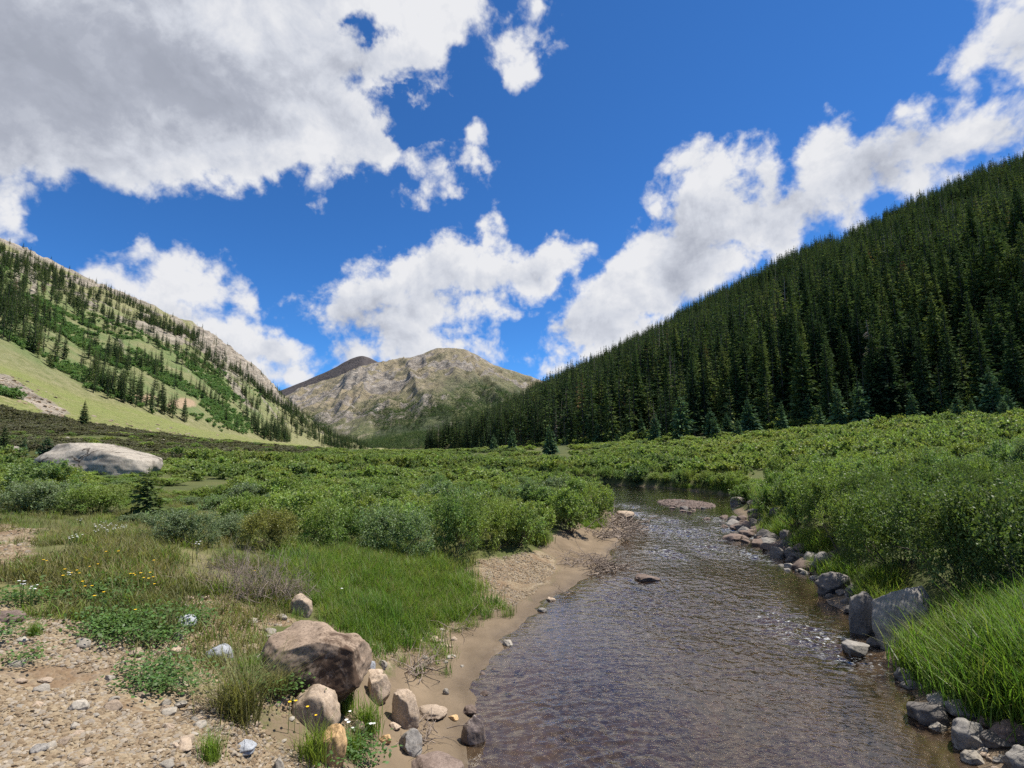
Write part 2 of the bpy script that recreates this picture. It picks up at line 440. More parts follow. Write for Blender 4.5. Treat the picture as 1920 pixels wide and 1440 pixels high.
tp = t.node('ShaderNodeBsdfTransparent', {'Color': (0.86, 0.81, 0.75, 1)})
body = t.node('ShaderNodeMixShader', {0: 0.55, 1: tr.outputs[0], 2: tp.outputs[0]})
mx = t.node('ShaderNodeMixShader', {0: fr, 1: body.outputs[0], 2: gl.outputs[0]})
fo = t.math('MULTIPLY', t.rng(t.noise(mp, 9, 4, 0.7, 0.8), 0.56, 0.70), t.attr('riffle'))
foam = t.node('ShaderNodeBsdfDiffuse', {'Color': (0.75, 0.78, 0.8, 1)})
mx2 = t.node('ShaderNodeMixShader', {0: t.math('MULTIPLY', fo, 0.8), 1: mx.outputs[0], 2: foam.outputs[0]})
t.l.new(mx2.outputs[0], out.inputs['Surface'])
M_WATER = m
water = link('water', w_me, mats=[M_WATER]); tag(water, kind='structure')


# ------------------------------------------------------------------ hills
class Hill:
    def __init__(self, cols, amp, L, seed, rough=None, mid=False, pw=1.0):
        a = np.array(cols, float); self.a = a; self.amp = amp; self.L = L; self.seed = seed; self.rough = rough; self.mid = mid; self.pw = pw
        xs = np.linspace(a[0, 0], a[-1, 0], 500)
        self.xs = xs
        k = np.exp(-0.5 * (np.arange(-12, 13) / 4.0) ** 2); k /= k.sum()
        self.c = [np.convolve(np.pad(np.interp(xs, a[:, 0], a[:, i]), 12, mode='reflect', reflect_type='odd'), k, 'valid') for i in range(1, a.shape[1])]
    def col(self, i, px): return np.interp(px, self.xs, self.c[i])
    def P(self, px, s, noise=True):
        px = np.asarray(px, float); s = np.asarray(s, float)
        B = unproject(px, self.col(0, px), self.col(1, px))
        R = unproject(px, self.col(-2, px), self.col(-1, px))
        sc = np.clip(s, 0, 1)[..., None]
        if self.mid:
            Mm = unproject(px, self.col(2, px), self.col(3, px)); SM = 0.3
            Q = np.where(sc < SM, B + (Mm - B) * sc / SM, Mm + (R - Mm) * (sc - SM) / (1 - SM))
        else:
            Q = B + (R - B) * sc
            Q[..., 2] = B[..., 2] + (R - B)[..., 2] * sc[..., 0] ** self.pw
        rad = unit((R - B) * np.array([1, 1, 0.0])); ln = np.linalg.norm((R - B)[..., :2], axis=-1)
        lo = np.minimum(s, 0); hi = np.maximum(s - 1, 0)
        Q = Q + rad * (ln * (lo + hi))[..., None]
        Q[..., 2] += lo * ln * 0.35 - hi * ln * (0.25 + 0.5 * hi) - 0.4 * (s < 0)
        if noise:
            n = self.amp * fbm(Q[..., 0] / self.L, Q[..., 1] / self.L, seed=self.seed, octaves=5)
            if self.rough: n = n + self.rough(self, px, s, Q)
            Q[..., 2] += n * (sstep(0.0, 0.12, s) if not self.mid else 0.18 * sstep(0.0, 0.1, s) + 0.82 * sstep(0.33, 0.6, s)) * (1 - 0.4 * sstep(0.85, 1.0, s))
        return Q
    def mesh(self, name, nu, ns, s0, s1, attrs):
        px = np.linspace(self.a[0, 0], self.a[-1, 0], nu); s = np.linspace(s0, s1, ns)
        U, S = np.meshgrid(px, s); Q = self.P(U, S)
        i = np.arange(nu * ns).reshape(ns, nu)
        f = np.stack([i[:-1, :-1], i[:-1, 1:], i[1:, 1:], i[1:, :-1]], -1).reshape(-1, 4)
        return mesh_np(name, Q.reshape(-1, 3), f, attrs=attrs(U, S, Q) if attrs else None)


# right, forested
SKY_R = [(780, 846), (850, 812), (900, 782), (960, 752), (1010, 722), (1100, 680), (1240, 600), (1370, 532), (1500, 464), (1600, 428), (1700, 384), (1800, 330), (1920, 285), (2200, 150), (2700, 30)]
_tb = lambda x: np.interp(x, [780, 850, 900, 960, 1010, 1100, 1240, 1500, 1700, 1920, 2200, 2700], [470, 380, 300, 225, 180, 145, 112, 92, 82, 72, 64, 56])
_yb = lambda x: np.interp(x, [780, 810, 1010, 1240, 1480, 1700, 1920, 2700], [848, 846, 838, 825, 805, 790, 775, 730])
_tr = lambda x: np.interp(x, [780, 850, 1010, 1240, 1500, 1700, 1920, 2700], [560, 600, 600, 520, 450, 420, 400, 380])
xsR = np.linspace(780, 2700, 60)
RH = Hill([(x, _yb(x), _tb(x), np.interp(x, [p[0] for p in SKY_R], [p[1] for p in SKY_R]) + 0.75 * 16 * 960 / _tr(x), _tr(x)) for x in xsR], 4.0, 60, 41, pw=1.08)
m, t, out = new_mat('forest_floor')
pos = t.node('ShaderNodeNewGeometry').outputs['Position']
col = t.ramp(t.noise(pos, 0.15, 6, 0.7), [(0.3, (0.022, 0.026, 0.012)), (0.55, (0.045, 0.045, 0.02)), (0.75, (0.09, 0.08, 0.045))])
principled(t, out, col, 0.95, 0.1, bump(t, t.noise(pos, 0.8, 5, 0.7), 0.8, 1.0))
hill_r = link('hill', RH.mesh('hill', 260, 120, -0.12, 1.7, None), mats=[m]); tag(hill_r, kind='structure')

# left, open slopes, cliffs and scattered forest
LH = Hill([(-700, 740, 90, 520, 200, 120, 760), (-350, 775, 110, 600, 220, 290, 780), (0, 800, 130, 682, 250, 447, 800), (70, 806, 138, 708, 265, 480, 820), (150, 812, 150, 740, 290, 519, 850), (230, 817, 170, 762, 305, 552, 880), (300, 822, 190, 783, 330, 585, 900), (360, 828, 215, 799, 360, 607, 930),
           (400, 832, 240, 811, 390, 632, 950), (440, 835, 270, 818, 420, 662, 980), (480, 838, 300, 825, 460, 692, 1000), (525, 841, 340, 831, 510, 736, 1020), (560, 842.5, 380, 835, 560, 770, 1040), (600, 844, 430, 838.5, 620, 803, 1060), (640, 846, 500, 842, 720, 828, 1100), (700, 848, 600, 846, 820, 843, 1200), (790, 850, 700, 849.5, 950, 849, 1300)],
          5.0, 45, 43, mid=True)


def cliff_mask(px, r):
    """r: 1 at the skyline, 0 at the top of the grass apron"""
    c = sstep(330, 400, px) * sstep(545, 505, px) * sstep(0.52, 0.75, r)
    c2 = sstep(-400, 0, px) * sstep(360, 250, px) * sstep(0.86, 0.97, r) * 0.7
    return np.maximum(c, c2)


def lr_of(s): return (s - 0.3) / 0.7


def l_rough(h, px, s, Q):
    r = lr_of(s); c = cliff_mask(px, r)
    q = Q[..., 2] / 9.0 + 0.8 * fbm(Q[..., 0] / 40, Q[..., 1] / 40, seed=50, octaves=3)
    ledge = (q - np.floor(q)); ledge = (sstep(0.0, 0.25, ledge) - ledge) * 9.0
    rid = 1 - np.abs(fbm(Q[..., 0] / 25, Q[..., 1] / 25, seed=51, octaves=4))
    return c * (ledge * 1.1 + 4 * rid + 3 * fbm(Q[..., 0] / 12, Q[..., 1] / 12, seed=55, octaves=3)) + 1.6 * fbm(Q[..., 0] / 10, Q[..., 1] / 10, seed=52, octaves=3) * sstep(0.3, 0.45, s)


LH.rough = l_rough


def l_attrs(U, S, Q):
    r = lr_of(S)
    n1 = fbm(Q[..., 0] / 50, Q[..., 2] / 22, seed=60, octaves=4); n2 = fbm(Q[..., 0] / 16, Q[..., 1] / 16, seed=61, octaves=3)
    n3 = fbm((Q[..., 0] + Q[..., 1]) / 14, (Q[..., 2] + 0.6 * Q[..., 0]) / 60, seed=64, octaves=3)
    rock = np.maximum(cliff_mask(U, r), sstep(-0.05, 0.35, n1 + 0.5 * n2) * sstep(0.25, 0.7, r) * 0.8)
    rock = np.maximum(rock, sstep(0.4, 0.75, n3) * sstep(0.1, 0.3, r) * 0.6)
    scree = sstep(45, 10, np.abs(U - 60) ) * 0
    x, y, _ = project(Q)
    dl = dist_line(x, y, [(-100, 690), (10, 712), (70, 752), (120, 790)])
    scree = sstep(16, 4, dl + 8 * n2) * 0.9
    dirt = np.maximum(sstep(1, 0.7, np.hypot((x - 340) / 26, (y - 757) / 11) + 0.25 * n2), sstep(1, 0.7, np.hypot((x - 270) / 24, (y - 745) / 7) + 0.25 * n2))
    apron = sstep(0.02, -0.03, r)
    green = sstep(0.015, 0.07, r + 0.02 * n1) * sstep(0.72, 0.5, r + 0.12 * n1) * sstep(560, 470, U)
    return {'rock': np.maximum(rock * (1 - apron), scree), 'dirt': dirt, 'apron': apron, 'lush': green}


m, t, out = new_mat('mountain_slope')
pos = t.node('ShaderNodeNewGeometry').outputs['Position']
nb = t.noise(pos, 0.03, 5, 0.65); nm = t.noise(pos, 0.2, 5, 0.7); nf = t.noise(pos, 0.9, 4, 0.7)
grass = t.ramp(nm, [(0.3, (0.13, 0.145, 0.055)), (0.55, (0.23, 0.22, 0.11)), (0.75, (0.31, 0.275, 0.18))])
apr = t.ramp(t.noise(pos, 0.35, 6, 0.75), [(0.3, (0.105, 0.135, 0.04)), (0.5, (0.195, 0.205, 0.075)), (0.62, (0.27, 0.25, 0.125)), (0.75, (0.35, 0.305, 0.20))])
apr = t.mix(t.rng(nb, 0.42, 0.62, 0, 0.6), apr, (0.20, 0.235, 0.07))
col = t.mix(t.attr('apron'), grass, apr)
lush = t.ramp(t.noise(pos, 0.5, 5, 0.75), [(0.3, (0.075, 0.12, 0.04)), (0.5, (0.12, 0.17, 0.06)), (0.7, (0.20, 0.22, 0.10))])
col = t.mix(t.math('MULTIPLY', t.attr('lush'), t.rng(t.noise(pos, 0.05, 4, 0.6), 0.4, 0.6, 0.15, 0.85)), col, lush)
rk = t.ramp(t.noise(pos, 0.12, 7, 0.75), [(0.3, (0.14, 0.12, 0.095)), (0.5, (0.27, 0.235, 0.185)), (0.7, (0.39, 0.345, 0.275))])
strat = t.noise(t.node('ShaderNodeMapping', {'Vector': pos, 'Scale': (0.035, 0.035, 0.30)}).outputs[0], 1.0, 6, 0.7, 0.6)
rk = t.mix(t.rng(strat, 0.52, 0.62, 0, 0.85), rk, (0.085, 0.07, 0.06)); rk = t.mix(t.rng(strat, 0.46, 0.38, 0, 0.6), rk, (0.50, 0.42, 0.34))
rk = t.mix(t.rng(nf, 0.5, 0.7, 0, 0.5), rk, (0.12, 0.10, 0.085))
rmask = t.rng(t.math('ADD', t.attr('rock'), t.math('MULTIPLY', t.math('SUBTRACT', nf, 0.5), 0.9)), 0.35, 0.6)
col = t.mix(rmask, col, rk)
col = t.mix(t.attr('dirt'), col, (0.35, 0.255, 0.165))
principled(t, out, col, 0.95, 0.1, bump(t, t.math('ADD', nf, t.math('MULTIPLY', nm, 2.0)), 0.9, 1.5))
hill_l = link('hill', LH.mesh('hill', 420, 330, -0.1, 1.5, l_attrs), mats=[m]); tag(hill_l, kind='structure')

# the far mountain and the peak behind it
MAIN = [(330, 815), (400, 795), (480, 765), (546, 738), (600, 716), (640, 702), (670, 690), (698, 679), (713, 677), (725, 679), (752, 673), (780, 668), (800, 660), (822, 652), (845, 654), (868, 657), (910, 678), (960, 696), (1017, 714), (1100, 742), (1250, 775), (1400, 800)]
MM = Hill([(x, np.interp(x, [330, 620, 800, 1400], [844, 843, 843, 830]), np.interp(x, [330, 600, 800, 1000, 1400], [1500, 1400, 1200, 1300, 1500]), np.interp(x, [p[0] for p in MAIN], [p[1] for p in MAIN]), np.interp(x, [330, 822, 1400], [4200, 3600, 3000])) for x in np.linspace(330, 1400, 90)], 22, 420, 71, pw=1.25)


def m_rough(h, px, s, Q):
    x = Q[..., 0] * 0.83 + Q[..., 1] * 0.2; y = Q[..., 1] * 0.35
    gul = 1 - np.abs(fbm(x / 170, y / 500, seed=72, octaves=4))
    rid = 1 - np.abs(fbm(Q[..., 0] / 120, Q[..., 1] / 120, seed=73, octaves=5))
    return (52 * (np.clip(gul, 0, 1) ** 2 - 0.45) + 34 * (rid - 0.6) + 10 * fbm(Q[..., 0] / 40, Q[..., 1] / 60, seed=78, octaves=3)) * sstep(0.05, 0.4, s) * sstep(1.04, 0.93, s) * 0.9


MM.rough = m_rough


def m_attrs(U, S, Q):
    n = fbm(Q[..., 0] / 200, Q[..., 1] / 300, seed=75, octaves=5); n2 = fbm(Q[..., 0] / 60, Q[..., 1] / 90, seed=76, octaves=4)
    x, y, _ = project(Q)
    tl = np.interp(x, [500, 620, 700, 780, 850, 930, 1020], [798, 792, 772, 752, 728, 715, 722])   # treeline in the photograph
    up = sstep(-35, 35, tl - y + 22 * n)
    rock = sstep(-0.1, 0.45, n + 0.7 * n2 - 0.25 + 0.5 * sstep(0.45, 0.75, S) - 0.7 * sstep(850, 980, x)) * (0.25 + 0.75 * up)
    return {'rock': rock, 'green': 1 - up, 'forest': sstep(0.0, 0.4, -n2 + 0.2) * (1 - up)}


m, t, out = new_mat('far_mountain')
pos = t.node('ShaderNodeNewGeometry').outputs['Position']
nb = t.noise(pos, 0.006, 6, 0.7); nm = t.noise(pos, 0.03, 6, 0.75)
tund = t.ramp(nb, [(0.3, (0.185, 0.17, 0.10)), (0.55, (0.28, 0.235, 0.155)), (0.75, (0.36, 0.295, 0.215))])
gr = t.ramp(nm, [(0.3, (0.07, 0.10, 0.04)), (0.7, (0.15, 0.155, 0.07))])
rk = t.ramp(nm, [(0.32, (0.12, 0.11, 0.098)), (0.5, (0.25, 0.22, 0.185)), (0.68, (0.42, 0.38, 0.325))])
col = t.mix(t.math('MULTIPLY', t.attr('green'), 0.9), tund, gr)
col = t.mix(t.rng(t.math('ADD', t.attr('rock'), t.math('SUBTRACT', nm, 0.5)), 0.35, 0.6), col, rk)
col = t.mix(t.math('MULTIPLY', t.attr('forest'), 0.7), col, (0.035, 0.055, 0.03))
stk = t.noise(t.node('ShaderNodeMapping', {'Vector': pos, 'Scale': (0.02, 0.006, 0.010), 'Rotation': (0, math.radians(35), 0)}).outputs[0], 1.0, 6, 0.75, 0.5)
col = t.mix(t.rng(stk, 0.53, 0.64, 0, 0.55), col, (0.10, 0.085, 0.075)); col = t.mix(t.rng(stk, 0.45, 0.36, 0, 0.45), col, (0.44, 0.36, 0.28))
principled(t, out, col, 0.95, 0.1, bump(t, nm, 1.0, 30.0))
M_FAR = m
hm = link('mountain', MM.mesh('mountain', 420, 300, -0.06, 1.35, m_attrs), mats=[M_FAR]); tag(hm, kind='structure')
BP = [(380, 786), (470, 752), (533, 729), (575, 711), (620, 692), (655, 675), (680, 665), (700, 674), (740, 697), (820, 740), (900, 775)]
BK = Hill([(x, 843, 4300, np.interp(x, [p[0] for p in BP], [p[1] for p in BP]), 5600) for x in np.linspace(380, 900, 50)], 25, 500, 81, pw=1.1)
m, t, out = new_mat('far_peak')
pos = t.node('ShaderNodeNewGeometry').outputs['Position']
principled(t, out, t.ramp(t.noise(pos, 0.008, 6, 0.7), [(0.3, (0.06, 0.052, 0.05)), (0.6, (0.095, 0.082, 0.078)), (0.8, (0.14, 0.12, 0.11))]), 0.95, 0.1, bump(t, t.noise(pos, 0.03, 6, 0.75), 1.0, 15.0))  # rock coloured darker than the main mountain, standing in for cloud shade
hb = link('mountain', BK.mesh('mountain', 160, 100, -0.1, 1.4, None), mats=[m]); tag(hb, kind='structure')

# ------------------------------------------------------------------ plant meshes
M_BARK = None
m, t, out = new_mat('bark')
pos = t.node('ShaderNodeTexCoord').outputs['Object']
principled(t, out, t.ramp(t.noise(pos, 30, 5, 0.7), [(0.3, (0.06, 0.045, 0.035)), (0.7, (0.14, 0.11, 0.09))]), 0.95, 0.1)
M_BARK = m
m, t, out = new_mat('dead_wood')
pos = t.node('ShaderNodeNewGeometry').outputs['Position']
principled(t, out, t.ramp(t.noise(pos, 9, 5, 0.7), [(0.3, (0.12, 0.09, 0.07)), (0.7, (0.34, 0.28, 0.23))]), 0.9, 0.15)
M_DEAD = m
M_SPRUCE = leaf_mat('spruce_needles', [(0.0, (0.022, 0.040, 0.022)), (0.3, (0.040, 0.066, 0.030)), (0.55, (0.065, 0.098, 0.038)), (0.75, (0.105, 0.14, 0.05)), (0.92, (0.15, 0.175, 0.065)), (0.95, (0.15, 0.09, 0.05)), (1.0, (0.15, 0.09, 0.05))], 0.2, 0.85, spec=0.03, pscale=0.05)
M_BLUE = leaf_mat('blue_spruce_needles', [(0.0, (0.06, 0.11, 0.062)), (1.0, (0.10, 0.155, 0.075))], 0.2, 0.85, spec=0.03)
M_WILLOW = leaf_mat('willow_leaves', [(0.0, (0.11, 0.17, 0.085)), (0.2, (0.165, 0.225, 0.10)), (0.4, (0.14, 0.21, 0.055)), (0.6, (0.215, 0.27, 0.065)), (0.8, (0.165, 0.235, 0.065)), (1.0, (0.28, 0.29, 0.075))], 0.38, 0.5, patch=0.35, spec=0.3)
M_WFAR = leaf_mat('thicket_leaves', [(0.0, (0.085, 0.14, 0.06)), (0.3, (0.15, 0.205, 0.07)), (0.55, (0.20, 0.265, 0.07)), (0.75, (0.225, 0.28, 0.085)), (1.0, (0.29, 0.295, 0.11))], 0.4, 0.5, patch=0.5, pscale=0.045)
M_SILVER = leaf_mat('silver_willow_leaves', [(0.0, (0.125, 0.17, 0.085)), (1.0, (0.17, 0.21, 0.10))], 0.3, 0.5)
M_AUTUMN = leaf_mat('yellowing_willow_leaves', [(0.0, (0.17, 0.19, 0.05)), (1.0, (0.22, 0.195, 0.055))], 0.35, 0.5)
M_SHADEW = leaf_mat('brownish_shaded_willow_leaves', [(0.0, (0.10, 0.105, 0.06)), (0.6, (0.14, 0.13, 0.08)), (1.0, (0.14, 0.16, 0.072))], 0.3, 0.6)  # brownish leaves, toned darker to stand in for cloud shadow on the strip
M_ALDER = leaf_mat('aspen_leaves', [(0.0, (0.125, 0.215, 0.08)), (0.5, (0.15, 0.25, 0.09)), (1.0, (0.20, 0.275, 0.095))], 0.35, 0.5)
M_GRASS = leaf_mat('grass_blades', [(0.0, (0.09, 0.165, 0.025)), (0.5, (0.14, 0.21, 0.032)), (0.8, (0.20, 0.235, 0.055)), (1.0, (0.28, 0.25, 0.10))], 0.45, 0.5, pscale=0.5)
M_VIVID = leaf_mat('vivid_grass_blades', [(0.0, (0.065, 0.135, 0.022)), (0.6, (0.105, 0.185, 0.03)), (1.0, (0.18, 0.23, 0.055))], 0.45, 0.5, pscale=0.6)
M_WDARK = leaf_mat('dark_willow_leaves', [(0.0, (0.085, 0.125, 0.045)), (0.4, (0.11, 0.155, 0.045)), (0.7, (0.10, 0.145, 0.035)), (1.0, (0.16, 0.20, 0.05))], 0.35, 0.5, spec=0.2)  # darker copy of the willow leaves, right bank shade put into the colour
M_DRYG = leaf_mat('dry_grass_blades', [(0.0, (0.10, 0.12, 0.04)), (0.5, (0.17, 0.16, 0.06)), (1.0, (0.27, 0.22, 0.11))], 0.4, 0.6, pscale=0.6)
M_HERB = leaf_mat('herb_leaves', [(0.0, (0.06, 0.12, 0.03)), (1.0, (0.11, 0.18, 0.045))], 0.35, 0.5, pscale=0.8)


def spruce(seed, ratio, whorls, per, sprays, bare=0.06, droop=0.35):
    """crown of a conifer one unit tall: whorls of drooping boughs, each a row of needle sprays"""
    r = np.random.default_rng(seed); C, A, W, L = [], [], [], []
    hs = bare + (1 - bare) * (np.arange(whorls) / whorls) ** 0.92
    for h in hs:
        h = h + r.normal(0, 0.35 / whorls)
        k = max(3, int(round(per * (1 - 0.45 * h) + r.normal(0, 0.7))))
        az0 = r.random() * 6.28
        for j in range(k):
            az = az0 + j * 6.283 / k + r.normal(0, 0.25)
            Lb = ratio * (1 - h) ** 0.85 * (0.72 + 0.45 * r.random()) * (0.85 + 0.3 * math.sin(3 * az + seed)) + 0.008
            if r.random() < 0.06: Lb *= 0.45
            if h < bare + 0.1: Lb *= 0.75
            pit = 0.45 * h - droop * (1 - h) + r.normal(0, 0.12)
            d = np.array([math.cos(az) * math.cos(pit), math.sin(az) * math.cos(pit), math.sin(pit)])
            side = np.array([-math.sin(az), math.cos(az), 0])
            for q in range(sprays):
                f = (q + 0.25) / sprays
                c = np.array([0, 0, h]) + d * Lb * f + np.array([0, 0, 0.10 * Lb * (f * f)])
                yaw = r.normal(0, 0.55)
                ln = (0.30 + 0.22 * (1 - f)) * Lb * (1.35 if sprays < 6 else 0.95) + 0.006
                ax = d * math.cos(yaw) + side * math.sin(yaw) + np.array([0, 0, r.normal(-0.22, 0.22)])
                wv = np.cross(ax, np.array([0, 0, 1.0])); wv = wv / (np.linalg.norm(wv) + 1e-6)
                roll = r.normal(0, 0.7)
                wv = wv * math.cos(roll) + np.array([0, 0, 1.0]) * math.sin(roll)
                C.append(c); A.append(ax * ln); W.append(wv * ln * 0.26); L.append(r.random())
    # leader
    for j in range(4):
        az = r.random() * 6.28
        C.append(np.array([0, 0, 0.97])); A.append(np.array([0.004 * math.cos(az), 0.004 * math.sin(az), 0.045])); W.append(np.array([math.cos(az), math.sin(az), 0]) * 0.004); L.append(0.5)
    return kites(np.array(C), np.array(A), np.array(W), np.array(L))


def trunk_np(r0=0.014, bare=False):
    p = np.array([(0, 0, -0.03), (0, 0, 0.1), (0.003, 0, 0.4), (0, 0.002, 0.7), (0, 0, 0.98)]); return tubes([p], [np.array([1.25, 1, 0.75, 0.4, 0.08]) * r0], 6)


def join(parts):
    V, Fc, LV, MI, off = [], [], [], [], 0
    for v, f, lv, mi in parts:
        V.append(v); Fc.append(f + off); LV.append(lv if lv is not None else np.full(len(v), .5)); MI.append(np.full(len(f), mi)); off += len(v)
    return np.concatenate(V), np.concatenate(Fc), np.concatenate(LV), np.concatenate(MI)


def source(name, parts, mats, smooth=False):
    v, f, lv, mi = join(parts)
    me = mesh_np(name, v, f, smooth=smooth, attrs={'lv': lv})
    for mm in mats: me.materials.append(mm)
    me.polygons.foreach_set('material_index', mi.astype(np.int32))
    o = D.objects.new(name, me); HIDDEN.objects.link(o)
    return o


def scatter(name, sources, pts, scale, rotz=None, idx=None, tilt=0.08, kind='stuff', label=None, cat=None):
    n = len(pts); r = np.random.default_rng(abs(hash(name)) % 1000 if False else len(name) * 13 + n % 97)
    coll = D.collections.new(name + '_sources')
    for o in sources: coll.objects.link(o)
    order = sorted(range(len(sources)), key=lambda i: sources[i].name)
    inv = np.empty(len(sources), int); inv[order] = np.arange(len(sources))
    idx = r.integers(0, len(sources), n) if idx is None else idx
    rot = np.stack([r.normal(0, tilt, n), r.normal(0, tilt, n), r.random(n) * 6.283 if rotz is None else rotz], -1)
    me = D.meshes.new(name)
    me.vertices.add(n); me.vertices.foreach_set('co', np.asarray(pts, np.float32).ravel())
    a = me.attributes.new('rot', 'FLOAT_VECTOR', 'POINT'); a.data.foreach_set('vector', rot.astype(np.float32).ravel())
    sc = np.asarray(scale, np.float32)
    if sc.ndim == 1: sc = np.repeat(sc[:, None], 3, 1)
    a = me.attributes.new('scl', 'FLOAT_VECTOR', 'POINT'); a.data.foreach_set('vector', sc.ravel())
    a = me.attributes.new('pick', 'INT', 'POINT'); a.data.foreach_set('value', inv[idx].astype(np.int32))
    me.update()
    o = link(name, me)
    ng = D.node_groups.new(name + '_scatter', 'GeometryNodeTree')
    ng.interface.new_socket('Geometry', in_out='INPUT', socket_type='NodeSocketGeometry')
    ng.interface.new_socket('Geometry', in_out='OUTPUT', socket_type='NodeSocketGeometry')
    N = ng.nodes; gi = N.new('NodeGroupInput'); go = N.new('NodeGroupOutput'); io = N.new('GeometryNodeInstanceOnPoints'); ci = N.new('GeometryNodeCollectionInfo')
    ci.inputs['Collection'].default_value = coll; ci.inputs['Separate Children'].default_value = True; ci.inputs['Reset Children'].default_value = True
    def na(nm, ty):
        x = N.new('GeometryNodeInputNamedAttribute'); x.data_type = ty; x.inputs['Name'].default_value = nm; return x.outputs['Attribute']
    er = N.new('FunctionNodeEulerToRotation')
    ng.links.new(na('rot', 'FLOAT_VECTOR'), er.inputs[0])
    ng.links.new(gi.outputs[0], io.inputs['Points']); ng.links.new(ci.outputs[0], io.inputs['Instance'])
    io.inputs['Pick Instance'].default_value = True
    ng.links.new(na('pick', 'INT'), io.inputs['Instance Index']); ng.links.new(er.outputs[0], io.inputs['Rotation']); ng.links.new(na('scl', 'FLOAT_VECTOR'), io.inputs['Scale'])
    ng.links.new(io.outputs[0], go.inputs[0])
    md = o.modifiers.new('scatter', 'NODES'); md.node_group = ng
    tag(o, label, cat, kind=kind)
    return o


# conifers: one thing = Empty > crown, trunk
SPR = []      # detailed crowns
for i, (ratio, wh, pr, sp, br) in enumerate([(0.14, 58, 9, 7, .05), (0.165, 54, 9, 7, .04), (0.12, 60, 8, 7, .07), (0.19, 50, 10, 7, .03), (0.15, 56, 8, 7, .12), (0.20, 46, 10, 7, .03)]):
    v, f, lv = spruce(100 + i, ratio, wh, pr, sp, br); me = mesh_np('crown', v, f, False, {'lv': lv}); me.materials.append(M_SPRUCE); SPR.append(me)
YNG = []      # young, broad, bluish
for i, ratio in enumerate((0.27, 0.32, 0.24)):
    v, f, lv = spruce(120 + i, ratio, 26, 10, 5, .02, 0.25); me = mesh_np('crown', v, f, False, {'lv': lv}); me.materials.append(M_BLUE); YNG.append(me)
v, f = trunk_np(); TRK = mesh_np('trunk', v, f); TRK.materials.append(M_BARK)
SNAG = []
LOW = []
for i, (ratio, wh, pr, sp) in enumerate([(0.14, 26, 6, 3), (0.16, 24, 6, 3), (0.12, 28, 6, 3), (0.18, 22, 7, 3)]):
    a = spruce(140 + i, ratio, wh, pr, sp, .08); b = trunk_np()
    LOW.append(source('conifer_source_%d' % i, [(a[0], a[1], a[2], 0), (b[0], b[1], None, 1)], [M_SPRUCE, M_BARK]))
TINY = []
for i, ratio in enumerate((0.16, 0.2)):
    a = spruce(160 + i, ratio, 9, 4, 2, .08); TINY.append(source('far_conifer_source_%d' % i, [(a[0], a[1], a[2], 0)], [M_SPRUCE]))


class Proto:
    def __init__(self, name, crowns, extra): self.name = name; self.crowns = crowns; self.extra = extra


def conifer(P, h, crown, label, group=None, width=1.0, name='spruce_tree', rz=None, lean=0.0, cat='tree'):
    e = empty(name, P); e.scale = (h * width, h * width, h); e.rotation_euler = (0, lean, random.random() * 6.28 if rz is None else rz)
    link('crown', crown, e); link('trunk', TRK, e)
    return tag(e, label, cat, group)


# right forest: sample the slope, keep the largest as individuals
n = 22000
px_ = rng.uniform(800, 2500, n * 3); s_ = rng.uniform(0.0, 1.04, n * 3)
tt = RH.col(1, px_) + s_ * (RH.col(3, px_) - RH.col(1, px_))
keepm = rng.random(n * 3) < (tt / 620) * (RH.col(3, px_) - RH.col(1, px_)) / 420
px_, s_ = px_[keepm][:n], s_[keepm][:n]
P = RH.P(px_, s_)
h = 7 + 15 * rng.random(len(P)) ** 0.8 + 4.0 * fbm(P[:, 0] / 25, P[:, 1] / 25, seed=90)
h = h * (0.8 + 0.25 * sstep(0, 0.05, s_)) * (1 - 0.16 * sstep(0.15, 0.6, s_)) * (1 - 0.16 * sstep(0.75, 1.0, s_))
gap = fbm(P[:, 0] / 14, P[:, 1] / 14, seed=91) > -0.5
P, h, px_, s_ = P[gap], h[gap], px_[gap], s_[gap]
x, y, tq = project(P); _, ytop, _ = project(P + np.stack([0 * h, 0 * h, h], -1))
right_forest = dict(P=P, h=h, x=x, y=y, t=tq, s=s_)
size_r = np.where((x > -20) & (x < 1950), h / tq, -h / tq)

# left forest
n = 9000
pl = rng.uniform(-400, 690, n * 4); sl = rng.uniform(0.28, 1.02, n * 4)
tl_ = LH.col(3, pl) + (sl - 0.3) / 0.7 * (LH.col(5, pl) - LH.col(3, pl))
ok = rng.random(n * 4) < tl_ / 1000 * (LH.col(5, pl) - LH.col(3, pl)) / 650
pl, sl = pl[ok], sl[ok]; rl = lr_of(sl)
PL = LH.P(pl, sl)
nz = fbm(PL[:, 0] / 45, PL[:, 1] / 45, seed=93, octaves=3); nz2 = fbm((PL[:, 0] - 0.5 * PL[:, 1]) / 20, (PL[:, 0] + PL[:, 1]) / 120, seed=94, octaves=2)
dens = 0.62 * sstep(0.40, 0.52, rl + 0.1 * nz) * sstep(0.985, 0.85, rl + 0.05 * nz)
dens = np.maximum(dens, 0.85 * sstep(0.28, 0.16, rl + 0.06 * nz) * sstep(150, 230, pl) * sstep(0.005, 0.03, rl))
dens = np.maximum(dens, 0.7 * sstep(130, 40, pl) * sstep(0.08, 0.2, rl) * sstep(0.75, 0.6, rl))
dens = np.maximum(dens, 0.95 * sstep(0.16, 0.09, rl + 0.03 * nz) * sstep(0.0, 0.012, rl) * sstep(140, 190, pl)); dens = np.maximum(dens, 0.8 * sstep(150, 60, pl) * sstep(0.02, 0.06, rl) * sstep(0.5, 0.35, rl)); dens = np.maximum(dens, 0.22 * sstep(0.03, 0.1, rl)); dens = np.maximum(dens, 0.75 * sstep(500, 560, pl) * sstep(0.05, 0.12, rl) * sstep(1.02, 0.9, rl))
